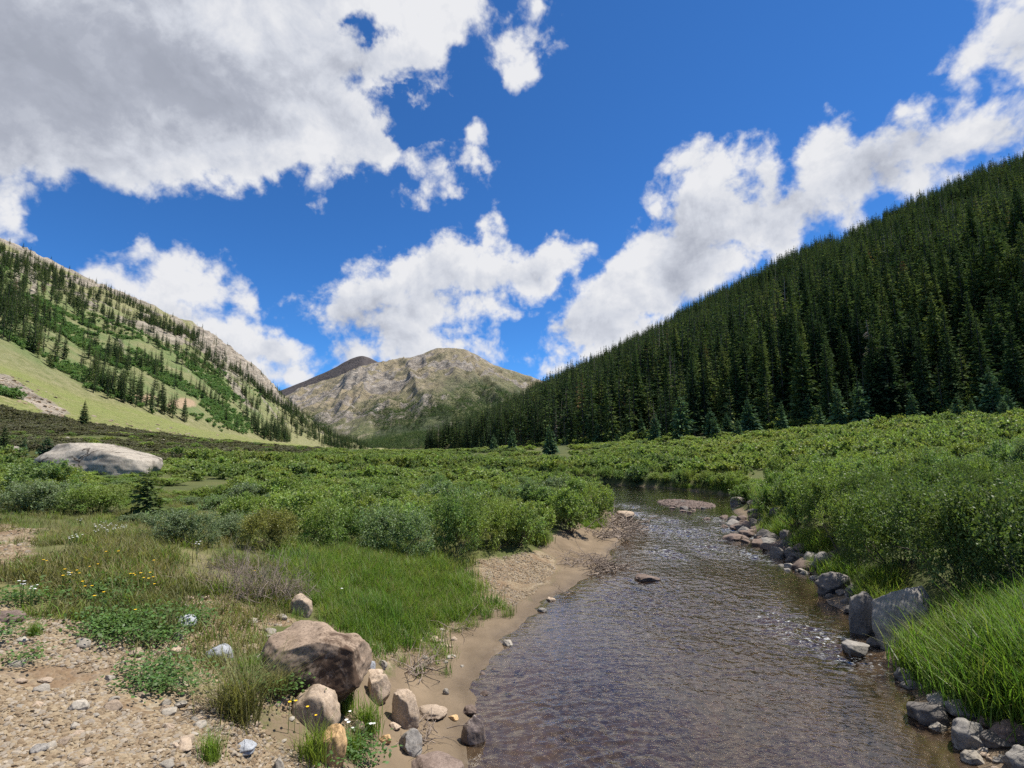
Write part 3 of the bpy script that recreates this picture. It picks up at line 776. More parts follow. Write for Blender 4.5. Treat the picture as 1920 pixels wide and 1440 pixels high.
dens *= 0.66 * (1 - 0.9 * cliff_mask(pl, rl)) * (0.06 + 1.25 * sstep(-0.3, 0.35, nz + 0.8 * nz2))
xq, yq, _ = project(PL)
dens *= ~((np.hypot((xq - 340) / 34, (yq - 757) / 16) < 1))
ok = rng.random(len(PL)) < dens
PL, rl, pl = PL[ok], rl[ok], pl[ok]
hl = (11 + 8 * rng.random(len(PL))) * (1 - 0.35 * sstep(0.6, 1.0, rl))
xl, yl, tl = project(PL)
size_l = np.where((xl > -20) & (xl < 1950), hl / tl, -hl / tl)

N_IND = 222
allsize = np.concatenate([size_r, size_l]); cut = np.sort(allsize)[-N_IND]
ind_r = size_r >= cut; ind_l = size_l >= cut
for i in np.where(ind_r)[0]:
    p = right_forest['P'][i]; s = right_forest['s'][i]; X = right_forest['x'][i]
    row = 'in the front row' if s < 0.05 else ('just behind the front row' if s < 0.13 else 'higher up the slope')
    part = 'at the far left end' if X < 1150 else ('in the middle part' if X < 1450 else ('right of the middle' if X < 1700 else 'near the right border'))
    conifer(p - np.array([0, 0, 0.2]), right_forest['h'][i], SPR[i % 6], 'dark spruce of the right forest, %s %s' % (row, part), 'spruces on the right-hand slope')
for i in np.where(ind_l)[0]:
    conifer(PL[i] - np.array([0, 0, .2]), hl[i], SPR[i % 6], 'dark spruce on the sunny slope left of the valley', 'spruces on the left-hand slope')
rr = ~ind_r
sc = np.stack([h, h, h], -1)[rr] * (0.85 + 0.3 * rng.random((rr.sum(), 1)) * np.array([[1, 1, 0]]) + np.array([[0, 0, 0.15]]))
Pf = P[rr]; neart = right_forest['t'][rr] < 330
r_s = np.random.default_rng(8); _pp, _rr = [np.array([(0, 0, -.03), (0.004, 0, .4), (0, 0, 1.0)])], [np.array([.012, .009, .002])]
for k_ in range(40):
    hz_ = 0.2 + 0.75 * r_s.random(); az_ = r_s.random() * 6.28; L_ = 0.10 * (1.05 - hz_); b0_ = np.array([0, 0, hz_]); _pp.append(np.array([b0_, b0_ + np.array([math.cos(az_), math.sin(az_), -.2]) * L_])); _rr.append(np.array([.004, .001]))
_sv, _sf = tubes(_pp, _rr, 4)
SNAG.append(source('conifer_source_9', [(_sv, _sf, None, 0)], [M_DEAD]))
scatter('conifer_forest', LOW + SNAG, Pf, sc, idx=np.where(rng.random(len(Pf)) < 0.025, len(LOW), rng.integers(0, len(LOW), len(Pf))), tilt=0.025, label='dense dark spruce forest covering the steep right-hand slope', cat='forest')
ll = ~ind_l
scatter('slope_conifers', LOW, PL[ll], np.stack([hl, hl, hl], -1)[ll], tilt=0.02, label='scattered dark conifers over the rocky sunlit left slope', cat='forest')

# far mountain forest
n = 70000
pm = rng.uniform(520, 1120, n); sm = rng.uniform(0.0, 0.62, n)
Pm = MM.P(pm, sm); xm, ym, tm = project(Pm)
tln = np.interp(xm, [500, 620, 700, 780, 850, 930, 1020], [798, 792, 772, 752, 728, 715, 722])
nzm = fbm(Pm[:, 0] / 140 + Pm[:, 1] / 300, Pm[:, 1] / 320, seed=95, octaves=4)
dm = sstep(-18, 40, ym - tln + 34 * nzm) * sstep(-0.7, -0.1, nzm + 0.6 * sstep(0.2, 0.0, sm))
okm = rng.random(n) < dm
scatter('distant_forest', TINY, Pm[okm], 13 + 7 * rng.random(okm.sum()), tilt=0.02, label='distant blue-green forest at the foot of the bare mountain', cat='forest')


# ------------------------------------------------------------------ willows
def willow(seed, nleaf, leaf, lobes=9, hgt=1.0, up=0.25):
    """foliage of a shrub about one unit in radius and height hgt: twigs set on overlapping lobes, leaves along each twig"""
    r = np.random.default_rng(seed)
    la0 = r.random(lobes) * 6.28; lr0 = 0.62 * np.sqrt(r.random(lobes))
    lc = np.stack([lr0 * np.cos(la0), lr0 * np.sin(la0), hgt * (0.36 + 0.30 * r.random(lobes) * (1 - 0.7 * lr0))], -1)
    lr = 0.30 + 0.16 * r.random(lobes)
    per = 14; nt = nleaf // per; ncl = max(30, nt // 7)
    kc = r.integers(0, lobes, ncl); dc = unit(r.normal(0, 1, (ncl, 3)) + np.array([0, 0, 0.4])); rc = lr[kc] * (0.65 + 0.45 * r.random(ncl) ** 0.5)
    q = r.integers(0, ncl, nt); k = kc[q]; d = unit(dc[q] + r.normal(0, 0.22, (nt, 3)))
    rad = rc[q] * (1 + r.normal(0, 0.10, nt))
    c = lc[k] + d * rad[:, None] * np.array([1, 1, hgt * 0.95])
    c[:, 2] = np.abs(c[:, 2]) * 0.97 + 0.03
    tw = unit(d * 0.8 + np.array([0, 0, up]) + r.normal(0, 0.3, (nt, 3)))
    tl = 0.16 + 0.12 * r.random(nt)
    f = r.random((nt, per))
    lp = c[:, None] + tw[:, None] * (tl[:, None] * (f - 0.4))[..., None] + r.normal(0, 0.018, (nt, per, 3))
    la = unit((tw[:, None] * 0.7 + r.normal(0, 0.65, (nt, per, 3))) * np.array([1, 1, 0.6]))
    ln = leaf * (0.7 + 0.6 * r.random((nt, per, 1)))
    wv = unit(np.cross(la, r.normal(0, 0.75, (nt, per, 3)) + np.array([0, 0, 1.0])))
    lv = np.clip(0.5 + 0.14 * r.normal(0, 1, (nt, 1)) + 0.18 * r.normal(0, 1, ncl)[q][:, None] + 0.14 * r.normal(0, 1, (nt, per)), 0, 1)
    v, fc, l = kites(lp.reshape(-1, 3), (la * ln).reshape(-1, 3), (wv * ln * 0.31).reshape(-1, 3), lv.ravel())
    paths, radii = [], []
    for j in range(22):
        q = lc[r.integers(lobes)] + r.normal(0, 0.2, 3); b0 = np.array([r.normal(0, .13), r.normal(0, .13), -0.08])
        mid = (b0 + q) / 2 + r.normal(0, 0.07, 3); paths.append(np.array([b0, (b0 + mid) / 2 + r.normal(0, .02, 3), mid, q])); radii.append(np.array([.012, .010, .007, .003]))
    return (v, fc, l), tubes(paths, radii, 4)


WIL = []     # (foliage mesh, stems mesh) pairs
for i in range(6):
    fo_, st_ = willow(200 + i, 7000, 0.062, lobes=9 + i % 3, hgt=0.9 + 0.1 * (i % 3))
    a = mesh_np('foliage', fo_[0], fo_[1], False, {'lv': fo_[2]}); a.materials.append(M_WILLOW)
    b = mesh_np('stems', *st_); b.materials.append(M_BARK); WIL.append((a, b))
FINE = []    # for the bushes close to the camera
for i in range(3):
    fo_, st_ = willow(230 + i, 15000, 0.04, lobes=12, hgt=1.0)
    a = mesh_np('foliage', fo_[0], fo_[1], False, {'lv': fo_[2]}); a.materials.append(M_WILLOW)
    b = mesh_np('stems', *st_); b.materials.append(M_BARK); FINE.append((a, b))
WSRC = []
for i in range(5):
    fo_, st_ = willow(250 + i, 1500, 0.125, lobes=8, hgt=0.85)
    WSRC.append(source('thicket_source_%d' % i, [(fo_[0], fo_[1], fo_[2], 0)], [M_WFAR]))
SSRC = []
for i in range(3):
    fo_, st_ = willow(270 + i, 1300, 0.12, lobes=8, hgt=0.7)
    SSRC.append(source('brown_thicket_source_%d' % i, [(fo_[0], fo_[1], fo_[2], 0)], [M_SHADEW]))
ASRC = []
for i in range(3):
    fo_, st_ = willow(290 + i, 900, 0.17, lobes=7, hgt=1.1)
    ASRC.append(source('aspen_source_%d' % i, [(fo_[0], fo_[1], fo_[2], 0)], [M_ALDER]))


def variant(me, mat_):
    c = me.copy(); c.materials.clear(); c.materials.append(mat_); return c


def shrub(P, r, h_, pair, label, group=None, mat_=None, name='willow_shrub', cat='shrub'):
    e = empty(name, P); e.scale = (r * random.uniform(.92, 1.1), r, h_); e.rotation_euler = (0, 0, random.random() * 6.28)
    link('foliage', pair[0] if mat_ is None else variant(pair[0], mat_), e); link('stems', pair[1], e)
    return tag(e, label, cat, group)


# named shrubs of the front rows: pixel of the base, radius and height in pixels
NAMED = [
    (350, 1022, 62, 68, 'silver', 'low silvery willow shrub beside the white yarrow flowers'),
    (505, 1040, 62, 78, 'autumn', 'orange-tinged willow shrub in the front row of the thicket'),
    (625, 1052, 85, 110, 'dark', 'large grey-green willow shrub with dark gap under it, beside the orange one'),
    (735, 1056, 80, 105, 'w', 'broad willow shrub overhanging the bright green grass'),
    (850, 1062, 75, 120, 'w', 'willow shrub at the corner between grass and gravel beach'),
    (995, 1026, 45, 52, 'w', 'small rounded green willow shrub behind the gravel beach'),
    (925, 1042, 58, 95, 'w', 'dense willow shrub behind the top of the gravel beach'),
    (1062, 1006, 60, 80, 'w', 'willow shrub on the bank just left of the driftwood'),
    (1112, 985, 42, 66, 'w', 'willow shrub at the tip of the left bank by the bend'),
    (1085, 955, 45, 50, 'w', 'yellow-flecked willow shrub behind the tip of the left bank'),
    (440, 1020, 60, 55, 'silver', 'grey-leaved willow shrub between the silvery and the orange shrub'),
    (180, 965, 70, 55, 'w', 'low green willow shrub behind the flowering meadow'),
    (60, 962, 80, 60, 'silver', 'greyish willow shrub above the pale gravel track'),
    (1500, 1000, 62, 100, 'w', 'willow shrub above the heap of reddish stones on the right bank'),
    (1600, 1062, 72, 130, 'w', 'bright willow shrub leaning out over the dark bank boulders'),
    (1690, 1100, 105, 165, 'rdark', 'tall willow shrub behind the grey slab boulder'),
    (1800, 1135, 125, 200, 'rdark', 'big leafy willow shrub above the tall bright grass'),
    (1930, 1155, 150, 240, 'rdark', 'largest willow shrub, cut off by the right border'),
    (1560, 1000, 70, 100, 'w', 'willow shrub in the second row above the right bank stones'),
]
shr_xy = []
fine_i = 0
matmap = {'rdark': M_WDARK, 'silver': M_SILVER, 'autumn': M_AUTUMN, 'dark': None, 'w': None}
Pn, tn = hit([a[0] for a in NAMED], [a[1] for a in NAMED])
for (bx, by, rp, hp, kind_, lab), p, tt_ in zip(NAMED, Pn, tn):
    R_ = rp / F * tt_; Hh = hp / F * tt_ * 1.05
    pair = FINE[fine_i % 3] if tt_ < 17 else WIL[fine_i % 6]; fine_i += 1
    vd_ = unit((p - CAM) * np.array([1, 1, 0])); p = p + vd_ * R_ * 0.6; p[2] = zg(p[0:1], p[1:2])[0] - 0.05
    shrub(p, R_, Hh, pair, lab, None, matmap[kind_]); shr_xy.append((p[0], p[1], R_ * 0.7))

FRONT_L = wpoly([(-900, 965), (0, 958), (110, 948), (230, 975), (310, 1000), (420, 1020), (540, 1038), (640, 1040), (740, 1044), (850, 1055), (930, 1035), (1010, 1018), (1075, 1000), (1120, 985), (1128, 960)])


def willow_ok(x, y):
    d, left = stream_d(x, y)
    ok = (d > np.where(left, np.where(y < 30, 1.5, 0.4), np.where(y > 34, 0.15, 1.05)))
    for poly in (GRAVEL, GRAVEL2, TRACK, BEACH, LAWN, RGRASS, FLOWERS): ok &= ~in_poly(x, y, poly)
    fy = np.interp(x, FRONT_L[:, 0], FRONT_L[:, 1])
    ok &= ~(left & (x < 6) & (y < fy) & (y < 30))
    return ok


cand = []
for y0, y1, sp in ((5, 46, 1.6), (46, 75, 1.6)):
    xs, ys = np.meshgrid(np.arange(-75, 80, sp), np.arange(y0, y1, sp))
    cand.append(np.stack([(xs + rng.uniform(-.5, .5, xs.shape) * sp).ravel(), (ys + rng.uniform(-.5, .5, xs.shape) * sp).ravel()], -1))
cand = np.concatenate(cand)
cand = cand[willow_ok(cand[:, 0], cand[:, 1])]
for sx, sy, sr in shr_xy: cand = cand[np.hypot(cand[:, 0] - sx, cand[:, 1] - sy) > sr]
# a row of willows hanging over the outer bank of the bend
far_bank = np.array([q for q in RIGHT if q[1] > 30.5][:7], float)
seg_l = np.concatenate([[0], np.cumsum(np.linalg.norm(np.diff(far_bank, axis=0), axis=1))])
for dpos in np.arange(0.3, min(seg_l[-1], 47), 1.35):
    q_ = np.array([np.interp(dpos, seg_l, far_bank[:, 0]), np.interp(dpos, seg_l, far_bank[:, 1])])
    tg = np.array([np.interp(dpos + .2, seg_l, far_bank[:, 0]), np.interp(dpos + .2, seg_l, far_bank[:, 1])]) - np.array([np.interp(dpos - .2, seg_l, far_bank[:, 0]), np.interp(dpos - .2, seg_l, far_bank[:, 1])])
    nrm_ = np.array([tg[1], -tg[0]]) / (np.linalg.norm(tg) + 1e-9); q_ = q_ + nrm_ * (0.55 + 0.35 * random.random())
    xx_, yy_, _ = project(np.array([q_[0], q_[1], 0.5]))
    z_b = float(zg(q_[0:1], q_[1:2])[0])
    shrub(np.array([q_[0], q_[1], min(z_b, 0.55) - 0.15]), random.uniform(.85, 1.2), random.uniform(1.0, 1.5), WIL[random.randrange(6)], 'green willow shrub hanging over the outer bank of the stream bend', 'willows over the bend')
    shr_xy.append((q_[0], q_[1], .7))
for sx, sy, sr in shr_xy: cand = cand[np.hypot(cand[:, 0] - sx, cand[:, 1] - sy) > sr]
cz = zg(cand[:, 0], cand[:, 1]); C3 = np.column_stack([cand, cz]); xq, yq, tq = project(C3)
vis = (xq > -500) & (xq < 2700) & (tq > 2) & (yq < 1700)
C3, xq, yq, tq = C3[vis], xq[vis], yq[vis], tq[vis]
dd, lf = stream_d(C3[:, 0], C3[:, 1])
rw = (0.62 + 0.62 * rng.random(len(C3)) ** 1.5) * (1 + 0.3 * (tq > 40))
hw = (0.35 + 0.75 * rw * (0.75 + 0.5 * rng.random(len(C3))) + 0.25 * fbm(C3[:, 0] / 5, C3[:, 1] / 5, seed=97, octaves=2)) * np.where(lf, 0.86, 1.2)
hw = np.where((~lf) & (tq < 22), hw * 1.15, hw)
hw = np.clip(hw, 0.5, 2.0)
hw = np.where((np.abs(xq - 178) < 150) & (tq < 75) & (yq > 850) & (tq > 22), np.minimum(hw, 0.42), hw)
_sp = (np.abs(xq - 272) < 95) & (yq > 925) & (yq < 1030); hw = np.where(_sp, 0.32, hw); rw = np.where(_sp, np.minimum(rw, 0.6), rw)
hill_gap = fbm(C3[:, 0] / 7, C3[:, 1] / 7, seed=98, octaves=2) < np.where(tq > 24, -0.52, -0.78)
C3, xq, yq, tq, rw, hw, lf = [a[~hill_gap] for a in (C3, xq, yq, tq, rw, hw, lf)]
# low shrubs on the left stony ground
order = np.argsort(tq + 1000 * ((xq < -60) | (xq > 1990) | (yq > 1500)))
ind = order[:236]
for i in ind:
    p = C3[i] - np.array([0, 0, .06])
    if lf[i]:
        where = 'in the thicket left of the stream' if xq[i] > 520 else 'in the low scrub at the left border'
        row = 'near the front' if tq[i] < 22 else ('half-way back' if tq[i] < 30 else 'towards the back')
    else:
        where = 'on the right bank' if xq[i] < 1650 else 'in the thicket at the right border'
        row = 'near the stream' if tq[i] < 18 else ('a few rows back' if tq[i] < 27 else 'well back from the stream')
    k = random.random()
    mm = M_SILVER if (k < 0.10 and lf[i]) else None
    colr = 'silvery' if mm is M_SILVER else ('yellowing' if mm is M_AUTUMN else 'green')
    pair = WIL[i % 6]
    if mm is not None:
        key = (mm.name, i % 6)
        if key not in matmap: matmap[key] = (variant(pair[0], mm), pair[1])
        pair = matmap[key]
    elif (not lf[i]) and tq[i] < 19:
        if ('rd', i % 3) not in matmap: matmap[('rd', i % 3)] = (variant(FINE[i % 3][0], M_WDARK), FINE[i % 3][1])
        pair = matmap[('rd', i % 3)]
    elif tq[i] < 11: pair = FINE[i % 3]
    shrub(p, rw[i], hw[i], pair, '%s willow shrub %s, %s' % (colr, where, row), 'willow shrubs of the valley floor')
rest = np.setdiff1d(order, ind)
Pw = [C3[rest]]; Sw = [np.stack([rw, rw, hw], -1)[rest]]
# beyond: coarser and coarser
for y0, y1, sp in ((75, 130, 2.6), (130, 260, 4.2), (260, 650, 9)):
    xs, ys = np.meshgrid(np.arange(-150, 90, sp), np.arange(y0, y1, sp))
    c = np.stack([(xs + rng.uniform(-.5, .5, xs.shape) * sp).ravel(), (ys + rng.uniform(-.5, .5, xs.shape) * sp).ravel()], -1)
    c = np.column_stack([c, zg(c[:, 0], c[:, 1])]); xx, yy, t3 = project(c)
    ok = (xx > -300) & (xx < 2400) & (yy > np.interp(xx, [0, 450, 640, 800, 1010, 1240, 1500, 1920], [793, 830, 847, 849, 842, 828, 808, 778]))
    ok &= fbm(c[:, 0] / 12, c[:, 1] / 20, seed=99, octaves=2) > -0.5
    c, t3 = c[ok], t3[ok]
    r_ = sp * (0.5 + 0.25 * rng.random(len(c)))
    Pw.append(c); Sw.append(np.stack([r_, r_, np.clip(0.8 + 0.6 * rng.random(len(c)), 0, 2)], -1))
Pw, Sw = np.concatenate(Pw), np.concatenate(Sw)
fs_p = rng.uniform(980, 2300, 480); fs_s = rng.random(480) * 0.035; FS_ = RH.P(fs_p, fs_s); Pw = np.concatenate([Pw, FS_]); fr2 = 1.0 + 1.2 * rng.random((480, 1)); Sw = np.concatenate([Sw, fr2 * np.array([[1, 1, .9]])])
xx, yy, t3 = project(Pw)
brown = (yy < np.interp(xx, [0, 300, 520, 640], [872, 866, 856, 850])) & (t3 > 45) & (xx < 600) & (rng.random(len(xx)) < 0.9)
scatter('willow_thicket', WSRC, Pw[~brown] - np.array([0, 0, .05]), Sw[~brown], tilt=0.06, label='yellow-green willow thicket carpeting the valley floor towards the mountains', cat='thicket')
bs_p = rng.uniform(-250, 440, 1500); bs_s = -0.03 + rng.random(1500) * np.interp(bs_p, [-250, 0, 300, 440], [0.085, 0.08, 0.065, 0.04]); PB_ = LH.P(bs_p, bs_s); zb_ = zg(PB_[:, 0], PB_[:, 1]); PB_[:, 2] = np.maximum(PB_[:, 2], zb_)
SB_ = (1.4 + 1.3 * rng.random((1500, 1))) * np.array([[1, 1, 0.75]])
scatter('brown_thicket', SSRC, np.concatenate([Pw[brown] - np.array([0, 0, .05]), PB_]), np.concatenate([Sw[brown] * np.array([1, 1, .8]), SB_]), tilt=0.06, label='dark brownish scrub at the foot of the grassy left slope', cat='thicket')

# aspen and alder brush on the left hill
n = 20000
pa = rng.uniform(-200, 560, n); sa = rng.uniform(0.3, 0.85, n); ra = lr_of(sa); PA = LH.P(pa, sa)
nza = fbm(PA[:, 0] / 45, PA[:, 1] / 45, seed=96, octaves=3); xa, ya, ta = project(PA)
da = sstep(0.02, 0.08, ra + 0.03 * nza) * sstep(0.55, 0.4, ra + 0.15 * nza) * sstep(-0.15, 0.05, nza) * sstep(520, 420, pa) * (np.hypot((xa - 340) / 34, (ya - 757) / 16) > 1)
oka = rng.random(n) < da
extra = LH.P(rng.uniform(-150, 78, 500), rng.uniform(0.1, 0.22, 500)); xe, ye, _ = project(extra)
extra = extra[(ye > 735) & (ye < 772) & (ye > 735 + (xe - 0) * 0.35)]
PA = np.concatenate([PA[oka], extra])
rs = 1.5 + 1.5 * rng.random(len(PA))
scatter('aspen_brush', ASRC, PA, np.stack([rs, rs, rs * 1.05], -1), label='bright green aspen and alder brush on the left slope', cat='brush')

# ------------------------------------------------------------------ single conifers
def at_tree(x_, ybase, ytop, crown, label, width=1.0, tfix=None, group=None, lh=None):
    if lh is None:
        p, t_ = hit([x_], [ybase]); p, t_ = p[0], t_[0]
    else:
        p = LH.P(np.array([float(x_)]), np.array([lh]))[0]; xx_, yb_, t_ = project(p); ybase = float(yb_); t_ = float(t_)
    hh_ = (ybase - ytop) / F * t_
    return conifer(p - np.array([0, 0, 0.1]), hh_, crown, label, group, width)


_dk = YNG[1].copy(); _dk.materials.clear(); _dk.materials.append(M_SPRUCE)
at_tree(272, 972, 872, _dk, 'small dark bushy spruce standing alone among the willows', 1.25)
at_tree(155, 806, 750, SPR[3], 'tall lone spruce on the grassy slope above the pale boulder', 1.15, lh=0.03)
at_tree(120, 801, 776, YNG[0], 'short spruce just left of the tall lone spruce', 1.0, lh=0.035)
at_tree(3, 858, 795, SPR[3], 'dark spruce cut off by the left border beside the pale boulder', 1.3)
at_tree(42, 858, 818, YNG[2], 'small spruce between the left border and the pale boulder', 1.1)
at_tree(86, 848, 815, YNG[1], 'squat dark spruce behind the left end of the pale boulder', 1.4)
at_tree(1030, 852, 795, YNG[1], 'broad dark spruce beside the tawny knoll below the forest', 0.95)
YL = [(1278, 826, 730, 'broad pointed spruce in front of the forest, the largest of the meadow edge', .95), (1405, 815, 742, 'young blue-green spruce right of the broad pointed one', 1.0), (1468, 812, 750, 'bright young spruce standing forward into the willows', 1.0),
      (1500, 806, 720, 'slim young spruce behind the bright forward one', .8), (1668, 792, 722, 'dense young spruce in front of the dead grey tree', 1.05), (1635, 793, 735, 'young spruce left of the dense one', .9), (1790, 785, 715, 'young spruce by the meadow near the right border', 1.0),
      (1885, 790, 742, 'small spruce alone in the willows near the right border', .95), (1120, 836, 785, 'small young spruce at the forest foot above the knoll', .9), (1180, 832, 790, 'low young spruce at the forest foot', 1.0), (1230, 830, 770, 'narrow young spruce just left of the broad pointed one', .8),
      (1340, 822, 778, 'low bluish spruce between two larger young ones', 1.1), (1385, 826, 782, 'little spruce at the willow edge under the young blue-green one', 1.0), (1550, 803, 730, 'young spruce amid the dark front trunks', .85), (1730, 790, 700, 'slender spruce right of the dead grey tree', .75), (960, 846, 800, 'young spruce near the far end of the forest edge', .9), (925, 847, 812, 'tiny spruce on the pale grass at the far end of the forest', 1.0), (1840, 783, 748, 'very small dark spruce between the two near the right border', 1.1)]
for k_, (bx, by, ty, lab, wd) in enumerate(YL):
    at_tree(bx, by, ty, YNG[k_ % 3], lab, wd)


# the ragged fringe of young trees along the foot of the forest
fx = np.sort(rng.uniform(830, 1920, 46)); fs = rng.uniform(-0.035, 0.035, 46)
for k_, (a_, b_) in enumerate(zip(fx, fs)):
    p = RH.P(np.array([a_]), np.array([max(b_, 0.0)]))[0]
    if b_ < 0:
        p = p - unit((p - CAM) * np.array([1, 1, 0])) * random.uniform(1, 9); p[2] = zg(p[0:1], p[1:2])[0]
    hh_ = random.choice((2.2, 3, 3.5, 4.5, 6, 8))
    where_ = 'left of the broad pointed one' if a_ < 1250 else ('between the broad pointed one and the dead tree' if a_ < 1660 else 'right of the dead tree')
    conifer(p - np.array([0, 0, .15]), hh_, YNG[k_ % 3], '%s young spruce in the forest fringe, %s' % ('low' if hh_ < 4 else 'taller', where_), 'young fringe spruces', random.uniform(.8, 1.15))


# dead standing tree
r = np.random.default_rng(5)
paths = [np.array([(0, 0, -.03), (0.004, 0, .3), (0, 0, .7), (-0.01, 0, 1.0)])]; radii = [np.array([.013, .011, .007, .002])]
for k_ in range(70):
    hz = 0.12 + 0.86 * r.random(); az = r.random() * 6.28; L_ = 0.15 * (1 - hz) ** 0.6 * (0.5 + 0.6 * r.random())
    d_ = np.array([math.cos(az), math.sin(az), -0.3]); b0 = np.array([0, 0, hz]); paths.append(np.array([b0, b0 + d_ * L_ * .6, b0 + d_ * L_ + np.array([0, 0, -.01])])); radii.append(np.array([.004, .003, .0012]))
dm_ = mesh_np('trunk', *tubes(paths, radii, 4)); dm_.materials.append(M_DEAD)
for (sx, ss, hh_, ln, lab) in ((1650, 0.012, 17, -0.13, 'grey dead leaning spruce with bare branches among the dark trees'), (1490, 0.35, 15, 0.0, 'bare dead snag high on the forested slope'), ):
    p = RH.P(np.array([float(sx)]), np.array([ss]))[0]
    o = link('dead_tree', dm_, None, p); o.scale = (hh_,) * 3; o.rotation_euler = (0.03, ln, 0.4); tag(o, lab, 'dead tree')

# ------------------------------------------------------------------ rocks
M_ERR = rock_mat('smooth_pale_granite', (0.22, 0.198, 0.162), (0.30, 0.268, 0.222), (0.13, 0.11, 0.088), 0.6, 0.5, lo=0.5, hi=0.6)
_t = NT(M_ERR.node_tree); _p = [q for q in _t.n if q.type == 'BSDF_PRINCIPLED'][0]; _bc = _p.inputs["Base Color"].links[0].from_socket
_o = _t.node('ShaderNodeTexCoord').outputs['Object']
_w = _t.node('ShaderNodeVectorMath', {0: _t.noise(_o, 0.9, 4, 0.6, out='Color'), 1: (1.6, 1.6, 1.6), 2: _o}, operation='MULTIPLY_ADD').outputs[0]
_e = _t.node('ShaderNodeTexVoronoi', {'Vector': _w, 'Scale': 0.28}, feature='DISTANCE_TO_EDGE').outputs['Distance']
_t.l.new(_t.mix(_t.math('MULTIPLY', _t.rng(_e, 0.022, 0.006), _t.rng(_t.noise(_o, 0.4, 2, 0.5), 0.42, 0.55)), _bc, (0.05, 0.04, 0.03)), _p.inputs['Base Color'])
M_TAN = rock_mat('tan_granite', (0.26, 0.195, 0.135), (0.38, 0.30, 0.225), (0.12, 0.075, 0.045), 0.45)
M_PALE = rock_mat('pale_granite', (0.22, 0.198, 0.162), (0.31, 0.275, 0.228), (0.12, 0.10, 0.08), 0.3, 0.6)
M_BROWN = rock_mat('lichen_boulder', (0.165, 0.118, 0.08), (0.265, 0.20, 0.148), (0.055, 0.032, 0.02), 0.9, 1.3, lo=0.50, hi=0.60, drift=(0.12, -0.20, -0.12))
M_ORANGE = rock_mat('orange_rock', (0.40, 0.25, 0.11), (0.50, 0.34, 0.18), (0.25, 0.14, 0.06), 0.3)
M_WHITE = rock_mat('white_quartz', (0.23, 0.24, 0.255), (0.30, 0.31, 0.325), (0.15, 0.155, 0.165), 0.4)
M_GREY = rock_mat('grey_rock', (0.15, 0.138, 0.122), (0.25, 0.23, 0.205), (0.06, 0.055, 0.05), 0.5)
M_DARK = rock_mat('dark_bank_rock', (0.075, 0.065, 0.058), (0.16, 0.145, 0.13), (0.035, 0.03, 0.026), 0.5)
M_RED = rock_mat('reddish_rock', (0.10, 0.07, 0.055), (0.19, 0.145, 0.12), (0.05, 0.035, 0.028), 0.5)
M_WET = rock_mat('wet_rock', (0.10, 0.075, 0.06), (0.19, 0.145, 0.12), (0.045, 0.03, 0.022), 0.5, wet=True)


def rock_np(seed, sub=5, cuts=6, rough=1.0, flat=None):
    bm = bmesh.new(); bmesh.ops.create_icosphere(bm, subdivisions=sub, radius=1.0)
    v = np.array([x.co[:] for x in bm.verts]); f = np.array([[q.index for q in fc.verts] for fc in bm.faces]); bm.free()
    r = np.random.default_rng(seed)
    o = r.random(3) * 50
    v = v * (1 + 0.20 * fbm(v[:, 0] * 1.1 + o[0], v[:, 1] * 1.1 + o[1], v[:, 2] * 1.1 + o[2], octaves=2))[:, None]
    for k in range(cuts):
        nrm = unit(r.normal(0, 1, 3)); c = 0.55 + 0.3 * r.random()
        d = v @ nrm - c; v = v - np.maximum(d, 0)[:, None] * nrm * 0.92
    if flat is not None:
        for nrm, c in flat:
            nrm = unit(np.array(nrm, float)); d = v @ nrm - c; v = v - np.maximum(d, 0)[:, None] * nrm * 0.95
    n_ = 0.05 * fbm(v[:, 0] * 3 + o[1], v[:, 1] * 3, v[:, 2] * 3, octaves=3) + 0.012 * fbm(v[:, 0] * 9, v[:, 1] * 9 + o[0], v[:, 2] * 9, octaves=2)
    v = v * (1 + rough * n_)[:, None]
    mn, mx_ = v.min(0), v.max(0); v = (v - (mn + mx_) / 2) / ((mx_ - mn) / 2)
    return v, f


def rock_at(x0, y0, x1, y1, mat_, label, seed, name='rock', sink=0.35, cuts=6, depth=0.85, sub=5, rough=1.0, group=None, cat='rock', tilt=0.0, flat=None, yaw=0.0):
    """a stone filling the box x0..x1, y0..y1 of the photograph, sunk a little into the ground it stands on"""
    cx = (x0 + x1) / 2
    p, t_ = hit([cx], [y1 + 0.06 * (y1 - y0)]); p, t_ = p[0], t_[0]
    w = (x1 - x0) / F * t_; vdir = unit((p - CAM) * np.array([1, 1, 0])); t_ = t_ + 0.38 * depth * w
    w = (x1 - x0) / F * t_; hh_ = (y1 - y0) / F * t_
    view = (p - CAM) / np.linalg.norm(p - CAM)
    down = -view[2]
    dep = w * depth
    hz = max((hh_ - dep * down * 0.75) / max(0.5, math.sqrt(1 - down * down)), 0.35 * hh_)
    v, f = rock_np(seed, sub, cuts, rough, flat)
    tot = hz / (1 - sink)
    v = v * np.array([w / 2, dep / 2, tot / 2]); v[:, 2] += tot / 2 - tot * sink
    if tilt:
        c, s = math.cos(tilt), math.sin(tilt); v = v @ np.array([[c, 0, -s], [0, 1, 0], [s, 0, c]])
    me = mesh_np(name, v, f)
    me.materials.append(mat_)
    o = link(name, me, None, tuple(p + vdir * dep * 0.36)); o.rotation_euler = (0, 0, yaw)
    return tag(o, label, cat, group)


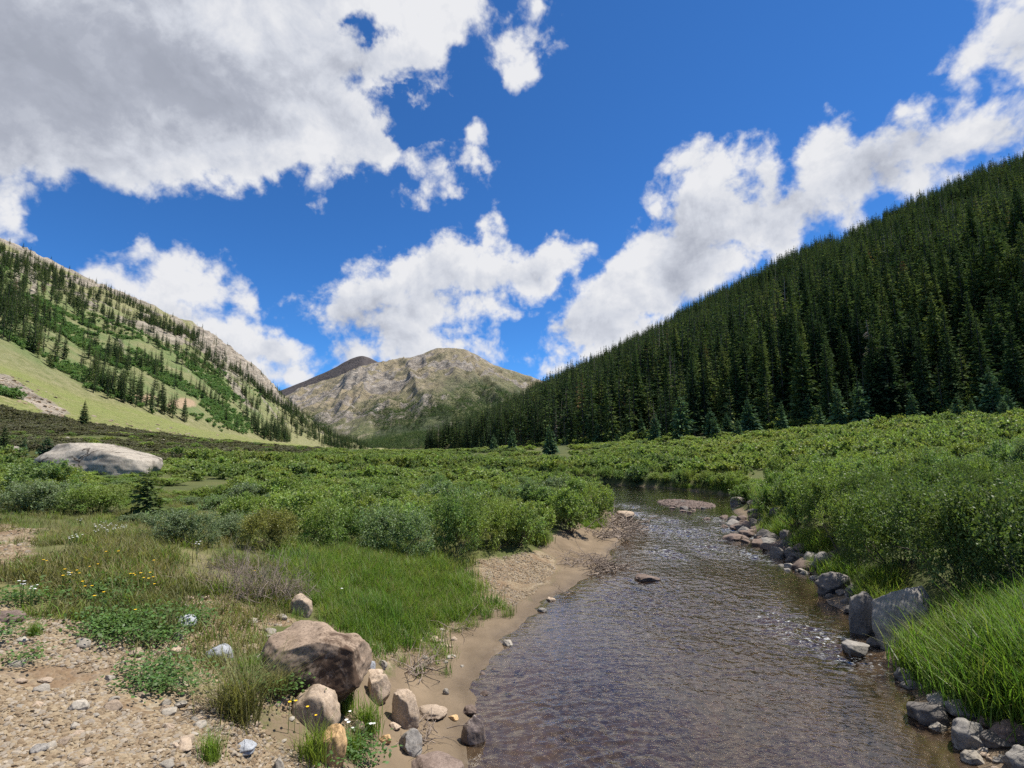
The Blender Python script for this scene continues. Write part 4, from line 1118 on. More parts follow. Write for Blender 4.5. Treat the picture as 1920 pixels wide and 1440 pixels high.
RK = [
    (488, 1162, 686, 1312, M_BROWN, 'large brown boulder with dark stained front on the left bank', 'boulder', dict(sub=6, cuts=0, sink=.2, depth=.8, rough=.8, flat=[((0.25, -0.85, 0.1), .62), ((0.95, -0.1, 0.1), .82), ((-0.22, -0.2, 1), .80), ((0.6, -.2, .8), .92)])),
    (545, 1279, 634, 1366, M_TAN, 'pale pinkish rock below the large brown boulder', 'rock', dict(cuts=4)),
    (686, 1262, 731, 1317, M_TAN, 'tan block touching the foot of the large brown boulder', 'rock', dict(cuts=7)),
    (734, 1294, 787, 1360, M_TAN, 'rounded yellowish rock on the wet sand, taller than its neighbours', 'rock', dict(cuts=5)),
    (781, 1317, 838, 1349, M_TAN, 'flat wedge-shaped tan rock next to the rounded yellowish one', 'rock', dict(cuts=8)),
    (742, 1364, 790, 1412, M_GREY, 'long grey slab lying tilted at the foot of the yellowish rock', 'rock', dict(cuts=9, tilt=0.45)),
    (597, 1362, 647, 1432, M_ORANGE, 'orange oval rock standing in the grass near the bottom edge', 'rock', dict(cuts=3)),
    (864, 1340, 911, 1396, M_WET, 'dark wet rock standing in the water at the left shore', 'rock', dict(cuts=5)),
    (866, 1322, 894, 1342, M_RED, 'small reddish stone just behind the dark wet rock', 'stone', dict(cuts=5)),
    (840, 1338, 860, 1350, M_ORANGE, 'small orange stone between the wedge rock and the wet rock', 'stone', dict(cuts=5)),
    (377, 1203, 434, 1239, M_WHITE, 'bluish white oval stone in the gravel', 'rock', dict(cuts=1, rough=.3)),
    (314, 1150, 366, 1177, M_WHITE, 'white stone half sunk among green leaves', 'rock', dict(cuts=1, rough=.3)),
    (544, 1109, 587, 1153, M_TAN, 'tan rock at the edge of the bright grass', 'rock', dict(cuts=5)),
    (316, 1208, 340, 1230, M_TAN, 'small pale stone left of the bluish white one', 'stone', dict(cuts=5)),
    (322, 1184, 341, 1200, M_GREY, 'small purplish grey stone below the white stone', 'stone', dict(cuts=5)),
    (150, 1093, 172, 1110, M_GREY, 'grey stone among the yellow flowers', 'stone', dict(cuts=5)),
    (-12, 1142, 42, 1168, M_RED, 'flat dark reddish stone at the left border', 'rock', dict(cuts=7)),
    (472, 1222, 515, 1248, M_PALE, 'pale lumpy stone beside the left end of the brown boulder', 'stone', dict(cuts=5)),
    (658, 1350, 684, 1378, M_TAN, 'narrow tan stone among the white daisies', 'stone', dict(cuts=5)),
    (685, 1238, 704, 1256, M_WHITE, 'small whitish stone at the right shoulder of the brown boulder', 'stone', dict(cuts=3)),
    (708, 1236, 726, 1251, M_PALE, 'round whitish stone, right of a similar one beside the brown boulder', 'stone', dict(cuts=2)),
    (688, 1252, 718, 1272, M_TAN, 'tan stone leaning on top of the tan block', 'stone', dict(cuts=5)),
    (728, 1352, 752, 1368, M_TAN, 'small tan stone under the yellowish rock', 'stone', dict(cuts=5)),
    (710, 1374, 734, 1394, M_ORANGE, 'small orange stone left of the tilted slab', 'stone', dict(cuts=5)),
    (432, 1386, 478, 1412, M_WHITE, 'flat bluish grey stone in the gravel near the bottom edge', 'stone', dict(cuts=0, rough=.5)),
    (130, 1308, 165, 1332, M_PALE, 'angular grey stone in the middle of the gravel', 'stone', dict(cuts=8)),
    (55, 1394, 88, 1412, M_GREY, 'grey stone in the gravel near the lower left corner', 'stone', dict(cuts=7)),
    (510, 1420, 532, 1450, M_PALE, 'pale upright stone cut off by the bottom edge', 'stone', dict(cuts=6)),
    (765, 1412, 870, 1470, M_RED, 'broad reddish brown slab cut off by the bottom edge', 'rock', dict(cuts=8)),
    (942, 1198, 962, 1212, M_PALE, 'pale stone on the waterline of the sandy shore', 'stone', dict(cuts=6)),
    (1008, 1138, 1026, 1148, M_GREY, 'small grey stone on the waterline above the pale one', 'stone', dict(cuts=6)),
    (1024, 1118, 1042, 1128, M_TAN, 'small tan stone where the gravel beach meets the water', 'stone', dict(cuts=6)),
    (830, 1290, 842, 1302, M_PALE, 'tiny pale stone on the wet sand', 'stone', dict(cuts=4)),
    (805, 1192, 824, 1206, M_TAN, 'tan stone amid twigs on the sand', 'stone', dict(cuts=5)),
    (1592, 1104, 1656, 1188, M_GREY, 'tall rounded boulder with light top in the right bank', 'boulder', dict(cuts=3, sub=6)),
    (1644, 1096, 1778, 1206, M_GREY, 'big angular grey slab leaning on the right bank', 'boulder', dict(cuts=9, sub=6, depth=.6, flat=[((-0.35, -0.75, 0.45), .35)])),
    (1535, 1067, 1597, 1110, M_DARK, 'dark boulder left of the tall rounded one', 'boulder', dict(cuts=5)),
    (1528, 1032, 1582, 1067, M_GREY, 'greyish boulder under the bright willow', 'boulder', dict(cuts=4)),
    (1588, 1092, 1622, 1118, M_DARK, 'small dark rock wedged behind the tall rounded boulder', 'rock', dict(cuts=5)),
    (1581, 1198, 1632, 1229, M_GREY, 'flat grey stone in the shallows under the slab', 'rock', dict(cuts=9)),
    (1626, 1190, 1668, 1214, M_DARK, 'dark wet stone at the foot of the slab', 'rock', dict(cuts=5)),
    (1681, 1250, 1718, 1277, M_GREY, 'round light grey stone at the lower end of the tall grass', 'rock', dict(cuts=2)),
    (1688, 1232, 1725, 1248, M_GREY, 'flat grey stone half under the tall grass', 'stone', dict(cuts=6)),
    (1711, 1308, 1791, 1357, M_DARK, 'big dark rounded rock at the lower right shore', 'rock', dict(cuts=4)),
    (1746, 1297, 1798, 1324, M_GREY, 'grey rock behind the big dark rounded one', 'rock', dict(cuts=5)),
    (1778, 1308, 1834, 1346, M_GREY, 'pointed grey rock right of the big dark one', 'rock', dict(cuts=7)),
    (1786, 1345, 1848, 1400, M_GREY, 'blocky grey rock below the pointed one', 'rock', dict(cuts=7)),
    (1842, 1370, 1904, 1402, M_DARK, 'oval grey rock near the lower right corner', 'rock', dict(cuts=3)),
    (1874, 1348, 1945, 1394, M_RED, 'brown rock cut off by the right border', 'rock', dict(cuts=5)),
    (1838, 1342, 1878, 1368, M_RED, 'rusty brown rock at the foot of the grass', 'rock', dict(cuts=5)),
    (1884, 1394, 1960, 1450, M_GREY, 'rough grey rock in the lower right corner', 'rock', dict(cuts=5)),
    (1744, 1350, 1774, 1372, M_PALE, 'small whitish stone under the big dark rock', 'stone', dict(cuts=5)),
    (1802, 1404, 1846, 1430, M_PALE, 'whitish stone among pebbles at the lower right', 'stone', dict(cuts=5)),
    (1368, 929, 1402, 946, M_PALE, 'light-topped boulder by the bright grass at the bend', 'boulder', dict(cuts=4)),
    (1400, 936, 1422, 947, M_DARK, 'dark boulder right of the light-topped one at the bend', 'boulder', dict(cuts=4)),
    (1190, 1072, 1236, 1089, M_RED, 'reddish rock awash in the middle of the stream', 'rock', dict(cuts=6)),
    (1158, 956, 1190, 972, M_TAN, 'pale pinkish boulder at the tip of the left bank', 'boulder', dict(cuts=4)),
    (60, 826, 294, 886, M_ERR, 'huge smooth pale boulder with dark cracks rising from the willows', 'boulder', dict(cuts=0, sub=6, depth=.6, sink=.5, rough=.7, flat=[((-0.8, 0, 0.6), .88), ((0.45, 0, 0.9), .76), ((-0.1, 0, 1), .86)])),
    (335, 843, 364, 853, M_PALE, 'small pale boulder far off in the dark scrub', 'boulder', dict(cuts=4)),
    (14, 836, 36, 846, M_PALE, 'whitish boulder behind the small spruces at the left border', 'boulder', dict(cuts=4)),
]
for i, (x0, y0, x1, y1, mm, lab, nm, kw) in enumerate(RK):
    rock_at(x0, y0, x1, y1, mm, lab, 300 + i, nm, cat=nm, **kw)

# stones lining the right bank: copies of a few shapes
STONES = []
for i in range(7):
    v, f = rock_np(400 + i, 4, 7); STONES.append((v, f))
smesh = {}
def stone_mesh(k, mm):
    if (k, mm.name) not in smesh:
        me = mesh_np('stone', *STONES[k]); me.materials.append(mm); smesh[(k, mm.name)] = me
    return smesh[(k, mm.name)]


def stones_along(path, n_, spread, size, mats_, label, group, seed):
    r = np.random.default_rng(seed); path = np.array(path, float)
    seg = np.linspace(0, len(path) - 1, n_) + r.normal(0, 0.2, n_); seg = np.clip(seg, 0, len(path) - 1)
    X = np.interp(seg, np.arange(len(path)), path[:, 0]) + r.normal(0, spread, n_)
    Y = np.interp(seg, np.arange(len(path)), path[:, 1]) + r.normal(0, spread * 0.45, n_)
    P_, T_ = hit(X, Y)
    first = None
    for p, t_ in zip(P_, T_):
        w = r.uniform(*size) / F * t_ / 2
        me = stone_mesh(int(r.integers(7)), mats_[int(r.integers(len(mats_)))])
        if first is None: o = link('stone', me, None, p); first = o
        else:
            o = first.copy(); o.data = me; COL.objects.link(o); o.location = p
        o.scale = (w, w * r.uniform(.65, 1), w * r.uniform(.4, .7)); o.rotation_euler = (r.normal(0, .15), r.normal(0, .15), r.random() * 6.28)
        o.location.z = p[2] + w * 0.12
        tag(o, label, 'stone', group)


stones_along([(1375, 985), (1400, 1000), (1430, 1015), (1465, 1025), (1490, 1040), (1525, 1055)], 64, 18, (16, 40), [M_RED, M_DARK, M_RED, M_GREY], 'dark reddish stone in the heap along the right bank below the bend', 'stone heap on the right bank', 1)
stones_along([(1385, 975), (1420, 972), (1450, 962)], 16, 10, (14, 30), [M_RED, M_DARK], 'dark stone at the upper end of the right bank by the side channel', 'stones by the side channel', 2)
stones_along([(1470, 1060), (1500, 1070), (1530, 1085)], 12, 7, (12, 22), [M_PALE, M_GREY], 'small light stone at the waterline in front of the dark bank boulders', 'light stones at the right waterline', 3)
stones_along([(1560, 1110), (1580, 1120), (1605, 1165)], 7, 7, (14, 28), [M_DARK, M_GREY], 'dark stone at the water beside the tall rounded boulder', 'dark stones at the right waterline', 4)
stones_along([(1720, 1290), (1760, 1300), (1830, 1340), (1880, 1400)], 16, 12, (14, 34), [M_DARK, M_GREY, M_RED], 'stone filling the gaps between the rocks at the lower right shore', 'filler stones at the lower right', 5)
stones_along([(1790, 1400), (1830, 1410), (1870, 1425), (1890, 1440)], 26, 14, (8, 18), [M_PALE, M_GREY, M_TAN], 'small pale pebble beside the lower right rocks', 'pebbles at the lower right', 6)
stones_along([(1255, 950), (1290, 955), (1310, 962)], 10, 12, (8, 16), [M_RED, M_DARK], 'stone on the low gravel bar at the bend', 'stones on the gravel bar', 7)
stones_along([(1395, 1000), (1360, 985), (1330, 965)], 10, 14, (8, 18), [M_DARK, M_RED], 'wet stone breaking the surface of the riffle', 'stones in the riffle', 8)
stones_along([(720, 1210), (780, 1200), (830, 1185), (850, 1230), (790, 1250)], 34, 14, (7, 16), [M_TAN, M_PALE], 'small tan stone scattered over the brown sand', 'small stones on the sand', 9)
stones_along([(440, 1180), (500, 1190), (470, 1260), (540, 1330), (600, 1420)], 30, 30, (10, 24), [M_TAN, M_PALE], 'pale stone in the gravel around the large brown boulder', 'pale stones by the brown boulder', 10)
stones_along([(20, 1230), (150, 1260), (290, 1300), (380, 1400), (100, 1420), (30, 1330)], 40, 60, (16, 36), [M_TAN, M_PALE], 'flat tan stone lying loose on the gravel shelf', 'loose stones on the gravel shelf', 11)
stones_along([(200, 1160), (300, 1130), (350, 1125), (440, 1130), (250, 1200)], 20, 26, (10, 22), [M_TAN, M_PALE], 'small pale stone between the flower meadow and the gravel', 'stones at the meadow edge', 12)
stones_along([(60, 800), (130, 812), (240, 836), (300, 842), (420, 846), (250, 846)], 16, 22, (5, 13), [M_PALE, M_TAN], 'small pale boulder far off below the grassy slope', 'far boulders below the slope', 13)

# gravel bar at the bend: a low mound of small stones
q, tq_ = hit([1275], [945])
m, t, out = new_mat('pebbles'); info = t.node('ShaderNodeObjectInfo')
pc = t.ramp(info.outputs['Random'], [(0.0, (0.12, 0.085, 0.052)), (0.3, (0.21, 0.158, 0.10)), (0.6, (0.27, 0.215, 0.14)), (0.8, (0.19, 0.165, 0.135)), (1.0, (0.34, 0.29, 0.225))])
principled(t, out, t.mix(t.rng(t.noise(t.node('ShaderNodeTexCoord').outputs['Object'], 2.5, 4, 0.7), 0.4, 0.7, 0, 0.5), pc, (0.22, 0.16, 0.10)), 0.9, 0.2)
M_PEB = m
m, t, out = new_mat('red_pebbles'); info = t.node('ShaderNodeObjectInfo')
principled(t, out, t.ramp(info.outputs['Random'], [(0.0, (0.06, 0.042, 0.035)), (0.5, (0.11, 0.078, 0.062)), (1.0, (0.17, 0.125, 0.10))]), 0.8, 0.3)
M_RPEB = m
PSRC, RSRC = [], []
for i in range(8):
    v, f = rock_np(450 + i, 2, 6); PSRC.append(source('pebble_source_%d' % i, [(v * np.array([1, .8, .5]), f, None, 0)], [M_PEB]))
for i in range(4):
    v, f = rock_np(470 + i, 2, 6); RSRC.append(source('red_pebble_source_%d' % i, [(v * np.array([1, .8, .6]), f, None, 0)], [M_RPEB]))


def sample_poly(poly, n_, edge=0.0):
    lo, hi = poly.min(0), poly.max(0); out_ = []
    c = rng.uniform(lo, hi, (n_ * 4, 2)); return c[in_poly(c[:, 0], c[:, 1], poly)][:n_]


ta_p = np.concatenate([rng.uniform(-200, 480, 900), rng.uniform(-60, 120, 500)]); ta_s = np.concatenate([0.02 + 0.2 * rng.random(900) ** 1.5, rng.uniform(0.03, 0.26, 500)])
TP_ = LH.P(ta_p, ta_s); xt_, yt_, _ = project(TP_); dl_ = dist_line(xt_, yt_, [(-100, 690), (10, 712), (70, 752), (120, 790), (200, 806), (420, 832)])
kt_ = (rng.random(1400) < 0.10 + 0.9 * np.exp(-(dl_ / 14) ** 2)); 
scatter('slope_boulders', PSRC, TP_[kt_], 0.25 + 0.9 * rng.random(kt_.sum()) ** 3, tilt=0.3, label='pale loose boulders strewn over the grassy left slope', cat='boulders')
pts, scl = [], []
for poly, n_, lo_, hi_ in ((GRAVEL, 30000, .006, .03), (GRAVEL2, 2600, .006, .03), (BEACH, 9000, .008, .035), (BEACH2, 2600, .006, .028), (TRACK, 1500, .015, .05)):
    c = sample_poly(poly, n_ * 3)
    xx, yy, t3 = project(np.column_stack([c, zg(c[:, 0], c[:, 1])])); ok = (xx > -80) & (xx < 2000) & (yy < 1500)
    c = c[ok][:n_]
    c = c[fbm(c[:, 0] * 1.3, c[:, 1] * 1.3, seed=140, octaves=2) > -0.55]
    pts.append(np.column_stack([c, zg(c[:, 0], c[:, 1])])); scl.append(lo_ + (hi_ - lo_) * rng.random(len(c)) ** 3)
pts, scl = np.concatenate(pts), np.concatenate(scl)
scatter('gravel', PSRC, pts, scl, tilt=0.3, label='tan gravel of small broken stones on the left bank', cat='gravel')
n_ = 2600
a_ = rng.random(n_) * 6.28; rr_ = np.sqrt(rng.random(n_))
bp, bt = hit([1250, 1320, 1285], [950, 948, 938]); bc = bp.mean(0); wx_ = abs(bp[1, 0] - bp[0, 0]) / 2 + .2
bx = bc[0] + np.cos(a_) * rr_ * wx_ * 1.1; by = bc[1] + np.sin(a_) * rr_ * 2.6; bz = 0.02 + 0.06 * (1 - rr_ ** 2)
scatter('gravel_bar', RSRC, np.column_stack([bx, by, bz - 0.04]), 0.05 + 0.08 * rng.random(n_), tilt=0.3, label='low bar of reddish gravel in the stream at the bend', cat='gravel bar')
# stones over the stream bed and pebbly shore
c = sample_poly(POLY[(POLY[:, 1] < 100)], 9000); c = c[(c[:, 1] > 4) & (c[:, 1] < 30)]
scatter('streambed_stones', RSRC, np.column_stack([c, zg(c[:, 0], c[:, 1]) - 0.01]), 0.03 + 0.07 * rng.random(len(c)) ** 2, tilt=0.3, label='reddish brown cobbles under the clear water of the stream', cat='stream bed')


# ------------------------------------------------------------------ grass and herbs
def clump(seed, n_, ht, spread, width=0.006, bend=0.5):
    r = np.random.default_rng(seed)
    b0 = np.column_stack([r.normal(0, spread, n_), r.normal(0, spread, n_), np.full(n_, -0.02)])
    az = r.random(n_) * 6.28; H_ = ht * (0.5 + 0.7 * r.random(n_)); bd = bend * (0.2 + r.random(n_)) * H_
    d = np.column_stack([np.cos(az), np.sin(az), 0 * az]); sd = np.column_stack([-np.sin(az), np.cos(az), 0 * az]) * (width * (0.7 + 0.6 * r.random(n_)))[:, None]
    V = np.empty((n_, 6, 3))
    for k, (f, w) in enumerate(((0, 1), (0.55, 0.8), (1.0, 0.08))):
        c = b0 + d * (bd * f * f)[:, None] + np.array([0, 0, 1.0]) * (H_ * (f - 0.12 * f * f))[:, None]
        V[:, 2 * k] = c - sd * w; V[:, 2 * k + 1] = c + sd * w
    i = np.arange(n_)[:, None] * 6
    Fq = np.concatenate([i + np.array([[0, 1, 3, 2]]), i + np.array([[2, 3, 5, 4]])])
    return V.reshape(-1, 3), Fq, np.repeat(r.random(n_), 6)


def herb(seed, n_, leaf, spread):
    r = np.random.default_rng(seed); az = r.random(n_) * 6.28
    c = np.column_stack([r.normal(0, spread, n_), r.normal(0, spread, n_), 0.02 + 0.10 * r.random(n_)])
    a = unit(np.column_stack([np.cos(az), np.sin(az), r.normal(0.25, 0.3, n_)])) * leaf * (0.6 + 0.7 * r.random((n_, 1)))
    w = unit(np.cross(a, np.array([0, 0, 1.0]) + r.normal(0, .3, (n_, 3)))) * np.linalg.norm(a, axis=1, keepdims=True) * 0.3
    return kites(c, a, w)


GS = [source('grass_source_%d' % i, [(*clump(500 + i, 44, 0.33, 0.11, 0.005, 0.7), 0), (*clump(540 + i, 4, 0.40, 0.11, 0.004, 1.0), 1)], [M_GRASS, M_DRYG]) for i in range(5)]
SG = [source('short_grass_source_%d' % i, [(*clump(510 + i, 34, 0.17, 0.10, 0.004, 0.7), 0)], [M_GRASS if i < 1 else M_DRYG]) for i in range(5)]
HS = [source('herb_source_%d' % i, [(*herb(520 + i, 40, 0.036, 0.11), 0)], [M_HERB]) for i in range(3)]


def ground_pts(poly, n_, frame=True):
    c = sample_poly(poly, n_ * 3); P_ = np.column_stack([c, zg(c[:, 0], c[:, 1])]); xx, yy, t3 = project(P_)
    return P_[(xx > -100) & (xx < 2400) & (yy < 1600)][:n_]


pL = ground_pts(LAWN, 5200); pR = ground_pts(RGRASS, 3900)
dL, _ = stream_d(pR[:, 0], pR[:, 1]); pR = pR[dL > 0.35]
scL = (0.55 + 0.55 * rng.random(len(pL))) * (0.85 + 0.35 * fbm(pL[:, 0], pL[:, 1], seed=150, octaves=2))
scR = 0.55 + 1.2 * rng.random(len(pR)) ** 1.3; pR[:, :2] += rng.normal(0, .10, (len(pR), 2)); pL[:, :2] += rng.normal(0, .16, (len(pL), 2)) * np.where(rng.random((len(pL), 1)) < 0.3, 3.0, 1.0); pL[:, 2] = zg(pL[:, 0], pL[:, 1])
GV = [source('green_grass_source_%d' % i, [(*clump(560 + i, 46, 0.36, 0.10, 0.0055, 0.6), 0)], [M_VIVID]) for i in range(4)]
scatter('tall_grass', GS + GV, np.concatenate([pL, pR]), np.concatenate([scL, scR]), idx=np.concatenate([rng.integers(0, 7, len(pL)), rng.integers(2, 9, len(pR))]), tilt=0.12, label='bright green tall grass on the stream banks', cat='grass')
# bank fringe at the bend and below the right willows
fr_ = []
for (x0, y0, x1, y1, k) in ((1415, 950, 1490, 1005, 170), (1490, 1000, 1560, 1040, 90), (1360, 905, 1430, 935, 260), (1335, 895, 1400, 920, 160), (1530, 1060, 1600, 1085, 120), (1620, 1080, 1680, 1150, 160), (1660, 1180, 1700, 1260, 60), (1240, 912, 1330, 918, 60), (975, 1000, 1020, 1020, 60), (1090, 975, 1130, 992, 40)):
    P_, _ = hit(rng.uniform(x0, x1, k), rng.uniform(y0, y1, k)); fr_.append(P_[P_[:, 2] > 0.1])
fr_ = np.concatenate(fr_)
scatter('bank_grass', GS, fr_, 0.7 + 0.7 * rng.random(len(fr_)), tilt=0.12, label='bright grass fringe along the right bank and at the bend', cat='grass')
pF = ground_pts(FLOWERS, 3600)
pF = pF[fbm(pF[:, 0] * 0.9, pF[:, 1] * 0.9, seed=151, octaves=3) > -0.15]
pT = np.concatenate([ground_pts(GRAVEL, 160), ground_pts(GRAVEL2, 140), ground_pts(TRACK, 160)]); _tx = project(pT); pT = pT[(_tx[2] > 4.2)]
pT = pT[fbm(pT[:, 0] * 0.9, pT[:, 1] * 0.9, seed=152, octaves=2) > 0.15]
dn, lfn = stream_d(C3[:, 0], C3[:, 1])
cM = np.column_stack([rng.uniform(-25, 5, 6000), rng.uniform(9, 26, 6000)])
dM, lM = stream_d(cM[:, 0], cM[:, 1]); bad = (dM < 2.6) | ~lM
for poly in (GRAVEL, GRAVEL2, TRACK, BEACH, BEACH2): bad |= in_poly(cM[:, 0], cM[:, 1], poly)
cM = cM[~bad]; cM = np.column_stack([cM, zg(cM[:, 0], cM[:, 1])])
allp = np.concatenate([pF, pT, cM])
scatter('meadow_grass', SG, allp, 0.55 + 0.9 * rng.random(len(allp)) ** 1.6, tilt=0.18, label='short mixed green and straw-coloured meadow grass on the left bank', cat='grass')
hp = []
for (x0, y0, x1, y1, k) in ((170, 1160, 320, 1210, 120), (250, 1258, 345, 1300, 40), (440, 1260, 530, 1300, 50), (150, 1090, 240, 1140, 50), (330, 1160, 380, 1180, 20), (0, 1120, 90, 1140, 25), (500, 1260, 560, 1300, 40), (620, 1400, 690, 1440, 24), (40, 1235, 60, 1245, 6), (0, 1180, 30, 1200, 8)):
    P_, _ = hit(rng.uniform(x0, x1, k), rng.uniform(y0, y1, k)); hp.append(P_)
hp = np.concatenate(hp)
scatter('leafy_herbs', HS, hp, 0.6 + 0.8 * rng.random(len(hp)), tilt=0.1, label='low leafy green herbs creeping over the gravel', cat='herbs')

# tussocks as things of their own
m_t = mesh_np('grass_tussock', *(lambda q: (q[0], q[1]))(clump(530, 420, 0.42, 0.075, 0.0028, 0.95)), smooth=False, attrs={'lv': clump(530, 420, 0.42, 0.075, 0.0028, 0.95)[2]}); m_t.materials.append(M_DRYG)
m_g = mesh_np('grass_tussock', *(lambda q: (q[0], q[1]))(clump(531, 240, 0.36, 0.06, 0.0036, 0.6)), smooth=False, attrs={'lv': clump(531, 240, 0.36, 0.06, 0.0036, 0.6)[2]}); m_g.materials.append(M_GRASS)
for (bx, by, hpix, me_, lab) in ((445, 1345, 105, m_t, 'shaggy grey-green grass tussock on the gravel left of the pale pinkish rock'), (585, 1425, 80, m_g, 'upright bright grass tuft left of the orange rock'), (470, 1275, 60, m_g, 'green grass tuft growing behind the shaggy tussock'), (65, 1192, 34, m_g, 'small round grass tuft alone on the gravel'), (645, 1330, 62, m_g, 'grass tuft at the foot of the large brown boulder'), (690, 1370, 70, m_g, 'dark grass tuft with white daisies by the tilted slab'), (520, 1300, 55, m_t, 'dry grass tuft against the left end of the brown boulder'),
                                 (395, 1425, 60, m_g, 'thin grass tuft near the bottom edge'), (660, 1420, 60, m_g, 'leafy grass tuft right of the orange rock')):
    p, t_ = hit([bx], [by]); sc_ = hpix / F * t_[0] / 0.38
    o = link('grass_tussock', me_, None, p[0]); o.scale = (sc_,) * 3; o.rotation_euler = (0, 0, random.random() * 6); tag(o, lab, 'grass tussock')


# dry brush and driftwood
def twigs(seed, n_, L_, spread, lift, r0=0.006, flat=1.0):
    r = np.random.default_rng(seed); paths, radii = [], []
    for k in range(n_):
        b0 = np.array([r.normal(0, spread), r.normal(0, spread * flat), r.random() * 0.12 * lift]); az = r.random() * 6.28; el = r.normal(lift, 0.3)
        d = np.array([math.cos(az) * math.cos(el), math.sin(az) * math.cos(el), math.sin(el)]); l_ = L_ * (0.4 + 0.8 * r.random())
        p1 = b0 + d * l_ * .4 + r.normal(0, .05 * L_, 3); p2 = b0 + d * l_ * .75 + r.normal(0, .08 * L_, 3); p3 = b0 + d * l_ + r.normal(0, .1 * L_, 3)
        P_ = np.array([b0, p1, p2, p3]); P_[:, 2] = np.maximum(P_[:, 2], 0.0); rr0 = r0 * (0.5 + r.random())
        paths.append(P_); radii.append(np.array([1, .8, .55, .2]) * rr0)
        for j in range(2):
            q0 = P_[1 + j]; q1 = q0 + (d + r.normal(0, .5, 3)) * l_ * 0.3; q1[2] = max(q1[2], 0); paths.append(np.array([q0, (q0 + q1) / 2 + r.normal(0, .02 * L_, 3), q1])); radii.append(np.array([.5, .4, .15]) * rr0)
    v, f = tubes(paths, radii, 4); me = mesh_np('twigs', v, f); me.materials.append(M_DEAD); return me


for (bx, by, me_, lab, nm, sc_) in (
        (480, 1125, twigs(600, 170, .55, .28, .8, .0035), 'dry leafless brush with tangled grey twigs beside the bright grass', 'dry_shrub', 1.0),
        (420, 1100, twigs(601, 110, .5, .28, .9, .003), 'dry grey brush left of the larger leafless one', 'dry_shrub', 1.0),
        (540, 1130, twigs(607, 90, .45, .2, .75, .003), 'small dry brush just left of the tan rock', 'dry_shrub', .9),
        (775, 1262, twigs(602, 34, .55, .10, .25, .008), 'tangle of grey driftwood twigs on the brown sand', 'driftwood', 1.0),
        (1165, 985, twigs(603, 110, 1.0, .5, .12, .02, 1.5), 'driftwood heap at the upper waterline of the left bank', 'driftwood', 1.0),
        (1145, 1005, twigs(604, 80, .9, .4, .12, .017, 1.2), 'driftwood heap in the middle of the left waterline', 'driftwood', 1.0),
        (1128, 1066, twigs(605, 120, .7, .35, .16, .012), 'dark driftwood heap nearest the camera on the left waterline', 'driftwood', 1.0),
        (1100, 1050, twigs(606, 60, .6, .4, .06, .009), 'thin twigs washed up on the sand behind the dark heap', 'driftwood', 1.0),
        (860, 1180, twigs(608, 14, .5, .12, .15, .006), 'bare twigs at the edge of the grass by the sand', 'driftwood', 1.0),
        (790, 1385, twigs(609, 26, .35, .12, .1, .006), 'dark twig litter below the wedge rock', 'driftwood', 1.0),
        (1066, 1112, twigs(610, 12, .5, .12, .2, .006), 'thin branch lying in the water at the shore', 'driftwood', 1.0)):
    p, t_ = hit([bx], [by]); o = link(nm, me_, None, p[0] + np.array([0, 0, 0.02])); o.scale = (sc_,) * 3; tag(o, lab, nm.replace('_', ' '))

# flowers: one mesh per kind, copied
def flower_mesh(name, petal, centre, h_, rad, seed, many=1):
    r = np.random.default_rng(seed); C, A, W = [], [], []
    paths, radii = [], []
    for q in range(many):
        ox, oy = (0, 0) if many == 1 else r.normal(0, rad * 1.6, 2); hz = h_ * (0.85 + 0.25 * r.random())
        tip = np.array([ox, oy, hz]); paths.append(np.array([(0, 0, -.02), (ox * .4, oy * .4, hz * .5), tip])); radii.append(np.array([.003, .0025, .002]))
        for k in range(9):
            az = k * 0.698; d = np.array([math.cos(az), math.sin(az), 0.25]); C.append(tip); A.append(d * rad); W.append(np.array([-math.sin(az), math.cos(az), 0]) * rad * .33)
    a = kites(np.array(C), np.array(A), np.array(W)); b = tubes(paths, radii, 4)
    bl = mesh_np('blossom', a[0], a[1], False, {'lv': a[2]}); bl.materials.append(petal)
    stm = mesh_np('stem', *b, attrs={'lv': np.full(len(b[0]), .5)}); stm.materials.append(M_HERB); return bl, stm


def petal_mat(name, c):
    m, t, out = new_mat(name); lv = t.attr('lv')
    principled(t, out, t.mix(lv, c, tuple(x * .85 for x in c)), 0.6, 0.2); return m


M_YEL = petal_mat('yellow_petals', (0.80, 0.50, 0.02)); M_WHT = petal_mat('white_petals', (0.80, 0.80, 0.76))
yb, ys = flower_mesh('y', M_YEL, None, 0.26, 0.017, 1); wb, ws = flower_mesh('w', M_WHT, None, 0.24, 0.016, 2, 5); db, ds = flower_mesh('d', M_WHT, None, 0.22, 0.02, 3)
YF = [(77, 1063), (83, 1062), (117, 1082), (130, 1082), (140, 1080), (145, 1085), (113, 1098), (241, 1089), (250, 1088), (260, 1092), (266, 1095), (278, 1088), (284, 1093), (286, 1108), (285, 1064), (168, 1113), (155, 1112), (172, 1138), (190, 1126), (195, 1048), (218, 1050), (165, 1067), (180, 1067), (250, 1156), (475, 1082), (488, 1087), (150, 1106), (247, 1087), (275, 1100), (590, 1352), (540, 1338), (552, 1333), (574, 1343), (618, 1352)]
WF = [(190, 1000), (205, 992), (215, 990), (222, 996), (228, 992), (180, 1004), (212, 1000), (200, 1003), (195, 985), (233, 996), (130, 1018), (140, 1016), (57, 1112), (40, 1110), (368, 1030), (150, 982), (175, 1000), (128, 1080)]
DF = [(631, 1344), (655, 1338), (622, 1350), (652, 1366), (660, 1368), (648, 1362), (694, 1370), (700, 1368), (640, 1112)]
